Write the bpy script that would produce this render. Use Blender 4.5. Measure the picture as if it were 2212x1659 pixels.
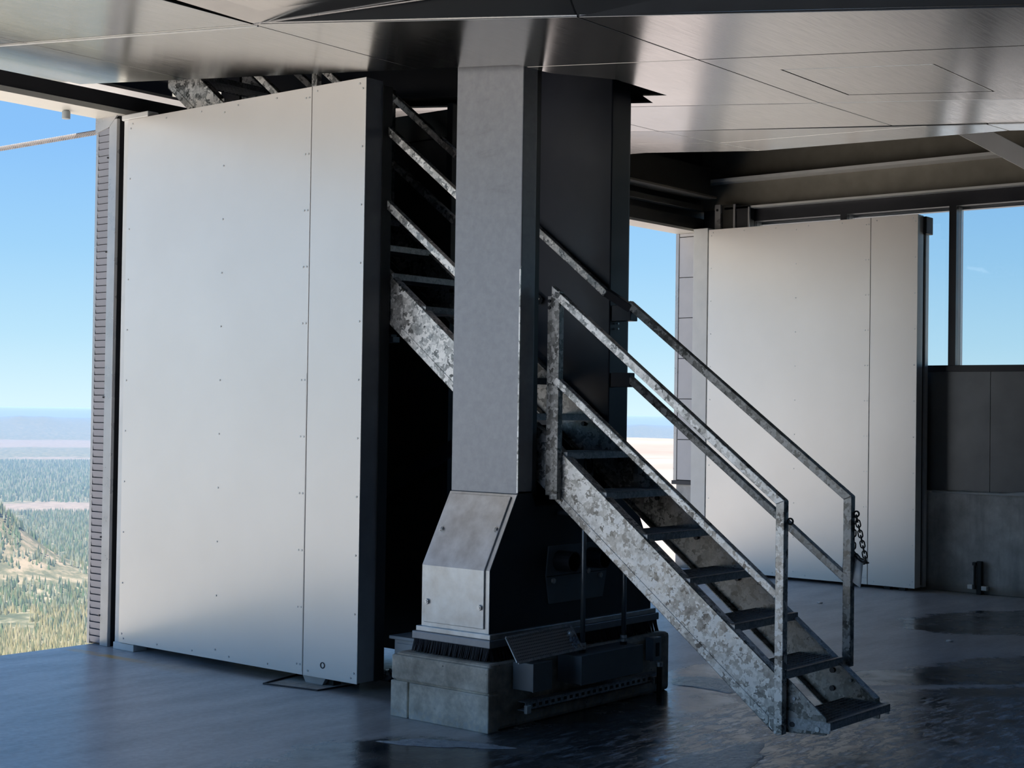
import bpy, bmesh, math, random
from mathutils import Vector, Matrix

S = bpy.context.scene
for o in list(bpy.data.objects):
    bpy.data.objects.remove(o)
R = math.radians

# ------------------------------------------------------------------ camera
F_PX, W_PX, H_PX = 3250.0, 2212.0, 1659.0
th, pit, rol = R(39.2), R(1.01), R(0.82)
fwd = Vector((math.cos(pit) * math.cos(th), math.cos(pit) * math.sin(th), math.sin(pit)))
r0 = Vector((math.sin(th), -math.cos(th), 0))
u0 = r0.cross(fwd)
rgt = r0 * math.cos(rol) + u0 * math.sin(rol)
upv = -r0 * math.sin(rol) + u0 * math.cos(rol)
cam = bpy.data.cameras.new('camera')
cam.sensor_fit = 'HORIZONTAL'
cam.sensor_width = 36.0
cam.lens = 36.0 * F_PX / W_PX
cam.clip_start, cam.clip_end = 0.05, 90000
camo = bpy.data.objects.new('camera', cam)
S.collection.objects.link(camo)
m = Matrix((rgt, upv, -fwd)).transposed().to_4x4()
m.translation = Vector((0, 0, 1.6))
camo.matrix_world = m
S.camera = camo

# ------------------------------------------------------------------ world, sun, exposure
S.view_settings.view_transform = 'Standard'
S.view_settings.look = 'None'
S.view_settings.gamma = 1.0
S.view_settings.use_curve_mapping = False
S.view_settings.exposure = 0.45
SKY_STRENGTH = 0.72
SUN_STRENGTH = 9.0
wd = bpy.data.worlds.new('sky')
S.world = wd
wd.use_nodes = True
nt = wd.node_tree
nt.nodes.clear()
wo = nt.nodes.new('ShaderNodeOutputWorld')
bg = nt.nodes.new('ShaderNodeBackground')
tc = nt.nodes.new('ShaderNodeTexCoord')
sx = nt.nodes.new('ShaderNodeSeparateXYZ')
rp = nt.nodes.new('ShaderNodeValToRGB')
nt.links.new(tc.outputs['Generated'], sx.inputs[0])
nt.links.new(sx.outputs['Z'], rp.inputs[0])
e = rp.color_ramp.elements
e[0].position = 0.0
e[0].color = (0.72, 0.95, 1.03, 1)
e[1].position = 1.0
e[1].color = (0.10, 0.26, 0.66, 1)
for p, c in ((0.045, (0.52, 0.81, 1.0)), (0.10, (0.37, 0.68, 0.98)), (0.17, (0.265, 0.56, 0.98)), (0.4, (0.17, 0.40, 0.86))):
    x = rp.color_ramp.elements.new(p)
    x.color = (*c, 1)
nt.links.new(rp.outputs[0], bg.inputs[0])
bg.inputs[1].default_value = SKY_STRENGTH
nt.links.new(bg.outputs[0], wo.inputs[0])

sun = bpy.data.lights.new('sun', 'SUN')
sun.energy = SUN_STRENGTH
sun.angle = R(0.53)
sun.color = (1.0, 0.95, 0.87)
suno = bpy.data.objects.new('sun', sun)
S.collection.objects.link(suno)
suno.location = (0, -20, 40)
suno.rotation_euler = Vector((0.50, 0.26, -0.95)).to_track_quat('-Z', 'Y').to_euler()

cy = S.cycles
cy.use_denoising = True
cy.max_bounces = 10
cy.diffuse_bounces = 5
cy.glossy_bounces = 5
cy.transparent_max_bounces = 12
cy.sample_clamp_indirect = 4.0
cy.caustics_reflective = False
cy.caustics_refractive = False

# ------------------------------------------------------------------ material helpers
class N:
    """tiny node-graph helper"""
    def __init__(s, name):
        s.m = bpy.data.materials.new(name)
        s.m.use_nodes = True
        s.t = s.m.node_tree
        s.b = s.t.nodes['Principled BSDF']
        s.tc = s.t.nodes.new('ShaderNodeTexCoord')
        s.geo = None
    def n(s, typ, **kw):
        x = s.t.nodes.new('ShaderNode' + typ)
        for k, v in kw.items():
            setattr(x, k, v)
        return x
    def lk(s, a, b):
        s.t.links.new(a, b)
    def pos(s):
        if s.geo is None:
            s.geo = s.n('NewGeometry')
        return s.geo.outputs['Position']
    def mapped(s, scale=(1, 1, 1), src=None, rot=(0, 0, 0)):
        mp = s.n('Mapping')
        mp.inputs['Scale'].default_value = scale
        mp.inputs['Rotation'].default_value = rot
        s.lk(src or s.pos(), mp.inputs[0])
        return mp.outputs[0]
    def noise(s, scale, detail=4, rough=0.55, vec=None, dist=0.0):
        x = s.n('TexNoise')
        x.inputs['Scale'].default_value = scale
        x.inputs['Detail'].default_value = detail
        x.inputs['Roughness'].default_value = rough
        x.inputs['Distortion'].default_value = dist
        s.lk(vec or s.pos(), x.inputs['Vector'])
        return x.outputs[0]
    def voro(s, scale, vec=None, feature='F1', out='Color'):
        x = s.n('TexVoronoi', feature=feature)
        x.inputs['Scale'].default_value = scale
        s.lk(vec or s.pos(), x.inputs['Vector'])
        return x.outputs[out]
    def math(s, op, a, b=None, c=None, clamp=False):
        x = s.n('Math', operation=op, use_clamp=clamp)
        for i, v in enumerate((a, b, c)):
            if v is None:
                continue
            if isinstance(v, (int, float)):
                x.inputs[i].default_value = v
            else:
                s.lk(v, x.inputs[i])
        return x.outputs[0]
    def ramp(s, fac, stops, interp='LINEAR'):
        x = s.n('ValToRGB')
        x.color_ramp.interpolation = interp
        el = x.color_ramp.elements
        for i, (p, c) in enumerate(stops):
            if isinstance(c, (int, float)):
                c = (c, c, c)
            q = el[i] if i < 2 else el.new(p)
            q.position = p
            q.color = (*c, 1)
        s.lk(fac, x.inputs[0])
        return x.outputs[0]
    def mix(s, fac, a, b):
        x = s.n('Mix', data_type='RGBA')
        for i, v in ((0, fac), (6, a), (7, b)):
            if isinstance(v, (int, float)):
                x.inputs[i].default_value = v
            elif isinstance(v, tuple):
                x.inputs[i].default_value = (*v, 1)
            else:
                s.lk(v, x.inputs[i])
        return x.outputs[2]
    def mr(s, v, a, b, c, d, smooth=False):
        x = s.n('MapRange')
        if smooth:
            x.interpolation_type = 'SMOOTHSTEP'
        s.lk(v, x.inputs[0])
        for i, q in enumerate((a, b, c, d)):
            x.inputs[i + 1].default_value = q
        return x.outputs[0]
    def base(s, v):
        if isinstance(v, tuple):
            s.b.inputs['Base Color'].default_value = (*v, 1)
        else:
            s.lk(v, s.b.inputs['Base Color'])
        return s
    def set(s, **kw):
        for k, v in kw.items():
            k = {'rough': 'Roughness', 'metal': 'Metallic', 'spec': 'Specular IOR Level', 'aniso': 'Anisotropic'}[k]
            if isinstance(v, (int, float)):
                s.b.inputs[k].default_value = v
            else:
                s.lk(v, s.b.inputs[k])
        return s
    def bump(s, h, strength=0.3, dist=0.01):
        x = s.n('Bump')
        x.inputs['Strength'].default_value = strength
        x.inputs['Distance'].default_value = dist
        s.lk(h, x.inputs['Height'])
        s.lk(x.outputs[0], s.b.inputs['Normal'])
        return s

def plain(name, col, rough=0.5, metal=0.0, var=0.12, scale=6.0, bump=0.0):
    k = N(name)
    f = k.noise(scale, 5)
    lo = tuple(max(0, c * (1 - var)) for c in col)
    hi = tuple(min(1, c * (1 + var)) for c in col)
    k.base(k.ramp(f, [(0.3, lo), (0.7, hi)])).set(metal=metal)
    k.set(rough=k.mr(f, 0.3, 0.7, max(0.03, rough - 0.06), rough + 0.06))
    if bump:
        k.bump(k.noise(scale * 12, 4), bump, 0.004)
    return k.m

def galv(name, lo, mid, hi, scale=34.0, metal=0.6, rough=0.4):
    k = N(name)
    w = k.n('VectorMath', operation='ADD')
    nz = k.n('TexNoise')
    nz.inputs['Scale'].default_value = 38
    nz.inputs['Detail'].default_value = 4
    k.lk(k.pos(), nz.inputs['Vector'])
    sc = k.n('VectorMath', operation='SCALE')
    sc.inputs['Scale'].default_value = 0.085
    k.lk(nz.outputs['Color'], sc.inputs[0])
    k.lk(k.pos(), w.inputs[0])
    k.lk(sc.outputs[0], w.inputs[1])
    v = k.voro(scale, w.outputs[0])
    bw = k.n('RGBToBW')
    k.lk(v, bw.inputs[0])
    big = k.noise(5, 4)
    f = k.math('ADD', k.math('MULTIPLY', bw.outputs[0], 0.55), k.math('MULTIPLY', k.math('ADD', big, k.noise(55, 4)), 0.27))
    k.base(k.ramp(f, [(0.30, lo), (0.50, mid), (0.68, hi)]))
    k.set(metal=metal, rough=k.mr(bw.outputs[0], 0.1, 0.9, rough - 0.1, rough + 0.12))
    k.bump(bw.outputs[0], 0.08, 0.003)
    return k.m

M = {}
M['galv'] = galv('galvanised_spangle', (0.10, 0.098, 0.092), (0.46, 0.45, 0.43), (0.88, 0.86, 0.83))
M['galv_dark'] = galv('galvanised_shaded', (0.09, 0.088, 0.08), (0.27, 0.265, 0.25), (0.55, 0.54, 0.52), 32, 0.5, 0.42)  # darker copy of the galvanising, with the far side's shade painted in
M['galv_tread'] = galv('galvanised_tread', (0.28, 0.29, 0.30), (0.42, 0.43, 0.44), (0.56, 0.57, 0.58), 60, 0.5, 0.45)
M['galv_plate'] = plain('galvanised_cover', (0.66, 0.655, 0.64), 0.36, 0.5, 0.24, 9, 0.05)
M['grate'] = plain('dark_grating', (0.42, 0.43, 0.45), 0.5, 0.5)
M['tread_plate'] = plain('perforated_plate', (0.50, 0.49, 0.48), 0.38, 0.5)
M['fascia'] = plain('grey_fascia', (0.15, 0.16, 0.18), 0.4, 0.3, 0.05)
M['bolt'] = plain('bolt_steel', (0.75, 0.75, 0.74), 0.3, 0.4)
M['bolt_dark'] = plain('dark_bolt', (0.05, 0.05, 0.055), 0.4, 0.6)
M['black'] = plain('black_rubber', (0.012, 0.012, 0.013), 0.6)
M['dark_metal'] = plain('dark_bronze_metal', (0.06, 0.058, 0.052), 0.38, 0.3)
M['brown_beam'] = plain('brown_painted_steel', (0.26, 0.24, 0.20), 0.4, 0.2)
M['black_paint'] = plain('black_painted_steel', (0.022, 0.022, 0.026), 0.42)
M['navy_shade'] = plain('navy_shaded_steel', (0.022, 0.026, 0.040), 0.4)  # dark tone paints in the shade on the tower's boot and rear leg
M['frame_black'] = plain('window_frame_black', (0.02, 0.021, 0.028), 0.35)
M['frame_grey'] = plain('window_frame_grey', (0.30, 0.31, 0.33), 0.4)
M['cream'] = plain('cream_panel', (0.78, 0.75, 0.67), 0.4, 0, 0.04)
M['trim_white'] = plain('white_trim', (0.74, 0.74, 0.72), 0.35, 0.1, 0.05)
M['trim_grey'] = plain('grey_trim', (0.52, 0.51, 0.51), 0.3, 0.4, 0.08)
M['rib'] = plain('ribbed_cladding', (0.27, 0.275, 0.315), 0.45, 0.2, 0.05)
M['tile'] = plain('reveal_panel', (0.62, 0.61, 0.62), 0.45, 0.1, 0.04)
M['box_grey'] = plain('grey_enclosure', (0.22, 0.23, 0.24), 0.42, 0.1)
M['cab_grey'] = plain('light_grey_cabinet', (0.36, 0.39, 0.41), 0.45, 0.1)
M['conduit'] = plain('conduit_steel', (0.26, 0.28, 0.30), 0.35, 0.7)
M['chain'] = plain('dark_chain', (0.035, 0.033, 0.032), 0.4, 0.7)
M['sign_white'] = plain('white_plastic', (0.92, 0.92, 0.92), 0.35, 0, 0.03)
M['rope'] = plain('steel_rope', (0.30, 0.285, 0.285), 0.4, 0.4, 0.1)
M['tarp'] = plain('grey_tarp', (0.5, 0.52, 0.53), 0.5, 0, 0.1, 8, 0.2)
M['ink'] = plain('black_ink', (0.015, 0.015, 0.018), 0.5)
M['brush'] = plain('black_bristle', (0.012, 0.013, 0.018), 0.7)
M['ceiling'] = plain('dark_ceiling', (0.06, 0.058, 0.052), 0.5)
M['wall_dark'] = plain('dark_wall', (0.10, 0.10, 0.105), 0.5)

k = N('door_white')
f = k.noise(1.3, 3)
k.base(k.ramp(f, [(0.3, (0.82, 0.775, 0.73)), (0.7, (0.87, 0.825, 0.78))])).set(metal=0.45, rough=0.33)
M['door'] = k.m

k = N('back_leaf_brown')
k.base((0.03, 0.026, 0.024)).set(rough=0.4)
M['leaf_brown'] = k.m

k = N('wall_sheet')
f = k.noise(3, 4)
k.base(k.ramp(f, [(0.3, (0.13, 0.135, 0.14)), (0.7, (0.17, 0.175, 0.18))])).set(metal=0.6, rough=0.34)
M['wall_sheet'] = k.m

k = N('brushed_soffit')
v = k.mapped((3, 60, 3))
f = k.noise(2.0, 4, vec=v)
big = k.noise(0.9, 4)
k.base(k.ramp(big, [(0.3, (0.34, 0.342, 0.34)), (0.7, (0.42, 0.422, 0.418))])).set(metal=1.0)
k.set(rough=k.mr(f, 0.3, 0.7, 0.17, 0.25))
M['soffit'] = k.m

k = N('tower_paint')
st = k.noise(2.2, 6, 0.6, vec=k.mapped((1, 1, 4.5)))
f2 = k.noise(30, 4)
smear = k.mr(st, 0.60, 0.76, 0.0, 0.30, True)
c = k.ramp(f2, [(0.3, (0.29, 0.295, 0.315)), (0.7, (0.34, 0.345, 0.365))])
k.base(k.mix(smear, c, (0.13, 0.125, 0.13))).set(metal=0.45, rough=0.42)
M['tower'] = k.m

k = N('plinth_concrete')
f1 = k.noise(5, 8, 0.65)
f2 = k.noise(38, 5, 0.6)
pits = k.voro(22, feature='F1', out='Distance')
pm = k.mr(pits, 0.05, 0.11, 1.0, 0.0, True)
hole = k.math('MULTIPLY', pm, k.mr(k.noise(3.1, 2), 0.52, 0.6, 0, 1))
c = k.ramp(f1, [(0.36, (0.30, 0.26, 0.205)), (0.47, (0.52, 0.465, 0.38)), (0.56, (0.72, 0.65, 0.54)), (0.68, (0.88, 0.81, 0.70))])
c = k.mix(k.mr(f2, 0.35, 0.65, 0, 0.35), c, (0.38, 0.36, 0.32))
sp = k.n('SeparateXYZ')
k.lk(k.pos(), sp.inputs[0])
efl = k.math('MULTIPLY', k.mr(sp.outputs[2], 0.015, 0.09, 1.0, 0.0, True), k.mr(f2, 0.42, 0.6, 0, 0.6))
c = k.mix(efl, c, (0.6, 0.6, 0.58))
k.base(k.mix(hole, c, (0.05, 0.05, 0.05))).set(rough=0.75)
k.bump(k.math('SUBTRACT', k.math('MULTIPLY', f2, 0.4), hole), 0.5, 0.006)
M['plinth'] = k.m

k = N('wall_concrete')
f1 = k.noise(2.2, 8, 0.65)
f2 = k.noise(24, 5, 0.6)
drip = k.noise(2.0, 5, 0.6, vec=k.mapped((1, 4, 0.6)))
c = k.ramp(f1, [(0.35, (0.34, 0.335, 0.32)), (0.5, (0.54, 0.53, 0.51)), (0.66, (0.76, 0.75, 0.72))])
c = k.mix(k.mr(drip, 0.5, 0.68, 0, 0.45), c, (0.22, 0.22, 0.22))
c = k.mix(k.mr(f2, 0.6, 0.72, 0, 0.4), c, (0.42, 0.42, 0.41))
sp = k.n('SeparateXYZ')
k.lk(k.pos(), sp.inputs[0])
c = k.mix(k.mr(sp.outputs[2], 0.0, 0.12, 0.75, 0.0, True), c, (0.22, 0.19, 0.155))
k.base(c).set(rough=0.6)
k.bump(f2, 0.3, 0.006)
M['wall_concrete'] = k.m

# ---- floor: dry grey concrete, wet dark stains, glossy where wet
k = N('floor_concrete')
sp = k.n('SeparateXYZ')
k.lk(k.pos(), sp.inputs[0])
PX, PY = sp.outputs[0], sp.outputs[1]
nA = k.noise(1.1, 6, 0.6)
nB = k.noise(4.5, 6, 0.62)
nC = k.noise(30, 4, 0.6)
streak = k.noise(1.6, 5, 0.6, vec=k.mapped((0.8, 2.6, 1), rot=(0, 0, R(-24))))
dry = k.ramp(streak, [(0.30, (0.38, 0.385, 0.39)), (0.5, (0.55, 0.555, 0.56)), (0.70, (0.70, 0.70, 0.70))])
dry = k.mix(k.mr(nC, 0.35, 0.65, 0.0, 0.22), dry, (0.29, 0.28, 0.27))
def blob(cx, cy_, rx, ry, ang=0.0, soft=0.10, amp=0.55):
    ca, sa = math.cos(ang), math.sin(ang)
    dx = k.math('SUBTRACT', PX, cx)
    dy = k.math('SUBTRACT', PY, cy_)
    a = k.math('DIVIDE', k.math('ADD', k.math('MULTIPLY', dx, ca), k.math('MULTIPLY', dy, sa)), rx)
    b = k.math('DIVIDE', k.math('SUBTRACT', k.math('MULTIPLY', dy, ca), k.math('MULTIPLY', dx, sa)), ry)
    d = k.math('SQRT', k.math('ADD', k.math('MULTIPLY', a, a), k.math('MULTIPLY', b, b)))
    d = k.math('ADD', d, k.math('MULTIPLY', k.math('SUBTRACT', nB, 0.5), amp))
    return k.mr(d, 1.0 - soft, 1.0 + soft, 1.0, 0.0, True)
wet = None
for B in ((5.00, 4.45, 0.62, 0.80, 0.1), (4.2, 4.4, 0.9, 0.75, 0.5), (6.3, 4.0, 1.05, 0.70, -0.5), (5.3, 3.3, 0.9, 0.55, 0.0), (7.9, 3.3, 1.9, 0.60, -0.55),
          (8.0, 4.75, 0.85, 0.40, 0.1), (6.9, 3.3, 1.6, 0.80, -0.5), (11.7, 4.35, 1.1, 0.62, -0.5), (9.3, 3.5, 1.5, 0.32, -0.65), (6.6, 4.55, 0.9, 0.35, 0), (10.2, 3.1, 1.6, 0.45, -0.6)):
    w_ = blob(*B)
    wet = w_ if wet is None else k.math('MAXIMUM', wet, w_)
wetm = k.math('MULTIPLY', wet, k.mr(nA, 0.28, 0.5, 0.55, 1.0))
c = k.mix(wetm, dry, k.mix(k.mr(nB, 0.3, 0.7, 0, 1), (0.045, 0.048, 0.052), (0.105, 0.108, 0.11)))
# frost streaks around the stair foot, the sky's blue reflection painted in
fro = k.math('MULTIPLY', blob(7.3, 3.1, 2.1, 0.75, -0.6, 0.3, 0.9), k.mr(k.noise(9, 8, 0.72, vec=k.mapped((0.6, 2.0, 1), rot=(0, 0, R(20)))), 0.50, 0.64, 0, 0.85))
c = k.mix(fro, c, (0.62, 0.70, 0.82))
# worn ochre line by the door jamb
dxl = k.math('ABSOLUTE', k.math('SUBTRACT', k.math('ADD', PX, k.math('MULTIPLY', PY, 0.02)), 6.00))
yl = k.math('MULTIPLY', k.mr(dxl, 0.025, 0.05, 1, 0), k.math('MULTIPLY', k.mr(PY, 7.55, 7.9, 0, 1), k.mr(PY, 8.42, 8.5, 1, 0)))
yl2 = k.math('MULTIPLY', k.mr(dxl, 0.04, 0.14, 0.3, 0), k.mr(PY, 6.9, 7.4, 0, 1))
c = k.mix(k.math('MULTIPLY', k.math('MAXIMUM', yl, k.math('MULTIPLY', yl2, k.mr(PY, 8.0, 7.6, 0, 1))), k.mr(nB, 0.4, 0.6, 0.25, 0.95)), c, (0.80, 0.46, 0.12))
# darker brown strip in front of the plinth and under the left door
br = k.math('MULTIPLY', k.mr(PX, 5.92, 6.02, 0, 1), k.mr(PX, 7.1, 6.8, 0, 1))
br = k.math('MULTIPLY', br, k.math('MULTIPLY', k.mr(PY, 5.3, 5.6, 0, 1), k.mr(PY, 7.7, 7.2, 0, 1)))
c = k.mix(k.math('MULTIPLY', br, 0.7), c, (0.12, 0.105, 0.085))
k.base(c)
k.set(rough=k.mix(wetm, k.mr(nC, 0.3, 0.7, 0.30, 0.42), k.mr(nB, 0.35, 0.65, 0.10, 0.30)))
k.bump(k.math('ADD', k.math('MULTIPLY', nB, 0.6), k.math('MULTIPLY', nC, k.mr(fro, 0, 0.5, 0.25, 1.4))), 0.25, 0.012)
M['floor'] = k.m

k = N('ice')
f = k.noise(26, 6, 0.7)
f2 = k.noise(5, 4)
k.base(k.ramp(f, [(0.35, (0.55, 0.60, 0.70)), (0.65, (0.90, 0.93, 0.98))])).set(rough=0.22)
k.bump(f, 1.0, 0.05)
M['ice'] = k.m

k = N('foil')
f = k.noise(22, 3, 0.6)
k.base(k.ramp(f, [(0.4, (0.06, 0.07, 0.09)), (0.6, (0.75, 0.8, 0.88))])).set(rough=0.15, metal=0.5)
k.bump(f, 0.8, 0.02)
M['foil'] = k.m

k = N('glass')
k.t.nodes.remove(k.b)
tr = k.n('BsdfTransparent')
tr.inputs[0].default_value = (0.93, 0.96, 0.97, 1)
gl = k.n('BsdfGlossy')
gl.inputs['Roughness'].default_value = 0.02
fr = k.n('Fresnel')
fr.inputs[0].default_value = 1.45
mx = k.n('MixShader')
k.lk(fr.outputs[0], mx.inputs[0])
k.lk(tr.outputs[0], mx.inputs[1])
k.lk(gl.outputs[0], mx.inputs[2])
k.lk(mx.outputs[0], k.t.nodes['Material Output'].inputs[0])
M['glass'] = k.m

# ------------------------------------------------------------------ geometry helpers
COL = S.collection

def link(o, parent=None):
    COL.objects.link(o)
    if parent is not None:
        o.parent = parent
        if parent.type == 'EMPTY':
            o.matrix_parent_inverse = Matrix.Translation(-parent.location)
    return o

class G:
    def __init__(s):
        s.b = bmesh.new()
    def box(s, x0, x1, y0, y1, z0, z1):
        v = [s.b.verts.new((x, y, z)) for x in (x0, x1) for y in (y0, y1) for z in (z0, z1)]
        for f in ((0, 1, 3, 2), (4, 6, 7, 5), (0, 4, 5, 1), (2, 3, 7, 6), (0, 2, 6, 4), (1, 5, 7, 3)):
            s.b.faces.new([v[i] for i in f])
        return s
    def prism(s, pts, d):
        """closed 3-D polygon extruded by vector d"""
        d = Vector(d)
        a = [s.b.verts.new(p) for p in pts]
        b = [s.b.verts.new(Vector(p) + d) for p in pts]
        n = len(a)
        s.b.faces.new(a)
        s.b.faces.new(b[::-1])
        for i in range(n):
            s.b.faces.new((a[i], a[(i + 1) % n], b[(i + 1) % n], b[i]))
        return s
    def bar(s, p, q, w, h, side=(1, 0, 0)):
        """rectangular bar p->q, width w along side, height h across"""
        p, q = Vector(p), Vector(q)
        d = (q - p).normalized()
        a = Vector(side)
        a = (a - d * a.dot(d)).normalized()
        b = d.cross(a)
        c = [p + a * i * w / 2 + b * j * h / 2 for i, j in ((-1, -1), (1, -1), (1, 1), (-1, 1))]
        return s.prism(c, q - p)
    def tube(s, pts, r, n=10, closed=False):
        pts = [Vector(p) for p in pts]
        rings = []
        m_ = len(pts)
        ref = None
        for i, p in enumerate(pts):
            if closed:
                d = pts[(i + 1) % m_] - pts[i - 1]
            else:
                d = pts[min(i + 1, m_ - 1)] - pts[max(i - 1, 0)]
            d.normalize()
            if ref is None:
                ref = Vector((0, 0, 1)) if abs(d.z) < 0.9 else Vector((1, 0, 0))
            a = (ref - d * ref.dot(d)).normalized()
            ref = a
            b = d.cross(a)
            rings.append([s.b.verts.new(p + (a * math.cos(2 * math.pi * j / n) + b * math.sin(2 * math.pi * j / n)) * r) for j in range(n)])
        for i in range(m_ if closed else m_ - 1):
            A, B = rings[i], rings[(i + 1) % m_]
            for j in range(n):
                s.b.faces.new((A[j], A[(j + 1) % n], B[(j + 1) % n], B[j]))
        if not closed:
            s.b.faces.new(rings[0][::-1])
            s.b.faces.new(rings[-1])
        return s
    def mesh(s, name, mat, smooth=False):
        bmesh.ops.recalc_face_normals(s.b, faces=s.b.faces)
        me = bpy.data.meshes.new(name)
        s.b.to_mesh(me)
        s.b.free()
        me.materials.append(M[mat] if isinstance(mat, str) else mat)
        if smooth:
            for p in me.polygons:
                p.use_smooth = True
        return me
    def obj(s, name, mat, parent=None, bevel=0.0, smooth=False, kind=None):
        o = bpy.data.objects.new(name, s.mesh(name, mat, smooth))
        link(o, parent)
        if bevel:
            md = o.modifiers.new('bevel', 'BEVEL')
            md.width = bevel
            md.segments = 2
            md.limit_method = 'ANGLE'
        if kind:
            o['kind'] = kind
        return o

def inst(name, me, loc, parent=None, rot=None):
    o = bpy.data.objects.new(name, me)
    o.location = loc
    if rot:
        o.rotation_euler = rot
    return link(o, parent)

def thing(name, loc, label, cat, group=None):
    o = bpy.data.objects.new(name, None)
    o.location = loc
    o.empty_display_size = 0.1
    COL.objects.link(o)
    o['label'] = label
    o['category'] = cat
    if group:
        o['group'] = group
    return o

def tag(o, label, cat, group=None):
    o['label'] = label
    o['category'] = cat
    if group:
        o['group'] = group
    return o

def struct(o):
    o['kind'] = 'structure'
    return o

def sroot(name, loc):
    o = bpy.data.objects.new(name, None)
    o.location = loc
    COL.objects.link(o)
    o['kind'] = 'structure'
    return o

# ================================================================== SETTING
YF, YO = 8.30, 8.56          # far wall inner / outer face
XL, XR = 6.05, 13.20         # right edge of the left opening, right edge of the right opening
XW = 13.30                   # inner face of right wall
XMIN, YMIN = -4.0, -6.0

struct(G().box(XMIN, 13.9, YMIN, 8.545, -0.35, 0.0).obj('floor', 'floor'))

# roof deck + joists
ce = struct(G().box(0.9, 13.9, YMIN, 8.9, 4.75, 4.95).obj('ceiling', 'ceiling'))
G().box(XMIN, 0.9, YMIN, 3.8, 4.75, 4.95).obj('roof_blocker', 'ceiling', ce)  # unseen roof, added to keep light off the near-facing sides
for y in (1.0, 3.0, 5.0, 7.0):
    G().box(9.75, 13.3, y - 0.06, y + 0.06, 4.45, 4.75).obj('joist', 'brown_beam', ce)

# walls out of view that close the hall
struct(G().box(XMIN, 13.9, YMIN - 0.2, YMIN, 0, 4.75).obj('wall_near', 'wall_dark'))

wl = struct(G().box(XMIN - 0.2, XMIN, YMIN - 0.2, 3.8, 0, 4.95).obj('wall_left_blocker', 'wall_dark'))  # unseen wall, its length shaped to block side light
# far wall: pier between the openings + lintel band + upper wall
wf = sroot('wall_far', (6.6, 8.4, 0))
G().box(6.22, 7.10, YF + 0.02, YO - 0.03, 0, 3.52).obj('pier', 'black_paint', wf)
G().box(-0.2, 7.12, YF, YO, 3.56, 3.655).obj('lintel', 'black_paint', wf)
G().box(-0.2, 6.22, YF - 0.005, YO + 0.01, 3.525, 3.56).obj('lintel_lining', 'cream', wf)
G().box(6.02, 7.12, 9.15, 9.3, 3.775, 4.75).obj('upper_wall', 'black_paint', wf)
G().box(5.9, 7.12, 8.58, 9.15, 3.765, 3.785).obj('eave_soffit', 'sign_white', wf)
G().box(-0.2, 3.55, YF + 0.05, YO, 3.655, 4.75).obj('upper_wall', 'black_paint', wf)
# right opening head
G().box(7.10, 13.9, YF, YO + 0.01, 3.462, 3.487).obj('lintel_lining', 'cream', wf)
G().box(7.10, 13.9, YF, YF + 0.06, 3.487, 3.605).obj('lintel', 'dark_metal', wf)
G().box(11.2, 13.9, YF + 0.06, YO, 3.487, 4.75).obj('upper_wall', 'black_paint', wf)
G().box(7.10, 11.2, YF + 0.06, YO, 3.487, 3.90).obj('upper_wall', 'black_paint', wf)
G().box(7.10, 8.25, YF + 0.06, YO, 3.90, 4.75).obj('upper_wall', 'black_paint', wf)
G().box(8.25, 11.2, YF + 0.02, YO, 4.22, 4.75).obj('upper_wall', 'black_paint', wf)
# white wall panel seen lit through the slot above the lintel
G().box(7.0, 11.4, 9.6, 9.7, 3.4, 4.8).obj('eave_panel', 'cream', wf)

# ---- left opening jamb: ribbed reveal, trim, black seal gap, white frame
tj = sroot('trim_1', (6.06, 8.4, 0))
G().box(6.075, 6.22, 8.36, 8.575, 0, 3.525).obj('reveal_backing', 'black_paint', tj)
G().box(6.058, 6.078, 8.566, 8.592, 0, 3.50).obj('edge_strip', 'trim_grey', tj, 0.002)
slat = G().box(-0.012, 0.006, 0, 0.122, 0.003, 0.0432)
for v_ in slat.b.verts:
    if v_.co.x < 0 and v_.co.z < 0.01:
        v_.co.x += 0.007
slat = slat.mesh('slat', 'rib')
nsl = 75
for i in range(nsl):
    inst('slat', slat, (6.068, 8.442, 0.012 + i * 3.44 / nsl), tj)
g = G()
g.prism([(6.052, 8.442, 0.0), (6.052, 8.357, 0.0), (6.075, 8.352, 0.0), (6.08, 8.442, 0)], (0, 0, 3.505))
g.obj('corner_trim', 'trim_grey', tj, 0.004)
G().prism([(6.050, 8.590, 3.53), (6.050, 8.35, 3.53), (6.050, 8.44, 3.455), (6.050, 8.592, 3.425)], (0.012, 0, 0)).obj('corner_gusset', 'trim_grey', tj)
G().box(6.15, 6.20, 8.276, 8.36, 0, 3.52).obj('seal', 'black', tj)
for z in (3.25, 2.62, 1.65, 0.72, 0.2):
    G().tube([(6.045, 8.446, z), (6.056, 8.446, z)], 0.006, 8).obj('screw', 'bolt_dark', tj)

# ---- right opening jamb
tr_ = sroot('trim_2', (13.2, 8.4, 0.9))
G().box(13.22, 13.7, YF, 8.57, 0.90, 3.462).obj('reveal_backing', 'black_paint', tr_)
G().box(13.195, 13.25, 8.545, 8.585, 0.90, 3.462).obj('edge_strip', 'trim_grey', tr_, 0.003)
tile = G().box(0, 0.025, 0, 0.225, 0.004, 0.416).mesh('panel', 'tile')
for i in range(6):
    inst('panel', tile, (13.20, 8.315, 0.905 + i * 0.42), tr_)
G().box(13.20, 13.225, 8.315, 8.54, 3.43, 3.46).obj('panel', 'tile', tr_)
G().box(13.19, 13.26, 8.30, 8.60, 0.86, 0.90).obj('sill_flashing', 'navy_shade', tr_)
G().box(13.215, 13.9, 7.70, 8.56, 0, 0.86).obj('stub_wall', 'wall_concrete', tr_, 0.006)
G().box(12.975, 13.12, 8.06, 8.23, 0.03, 3.47).obj('door_post', 'trim_white', tr_, 0.004)
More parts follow.
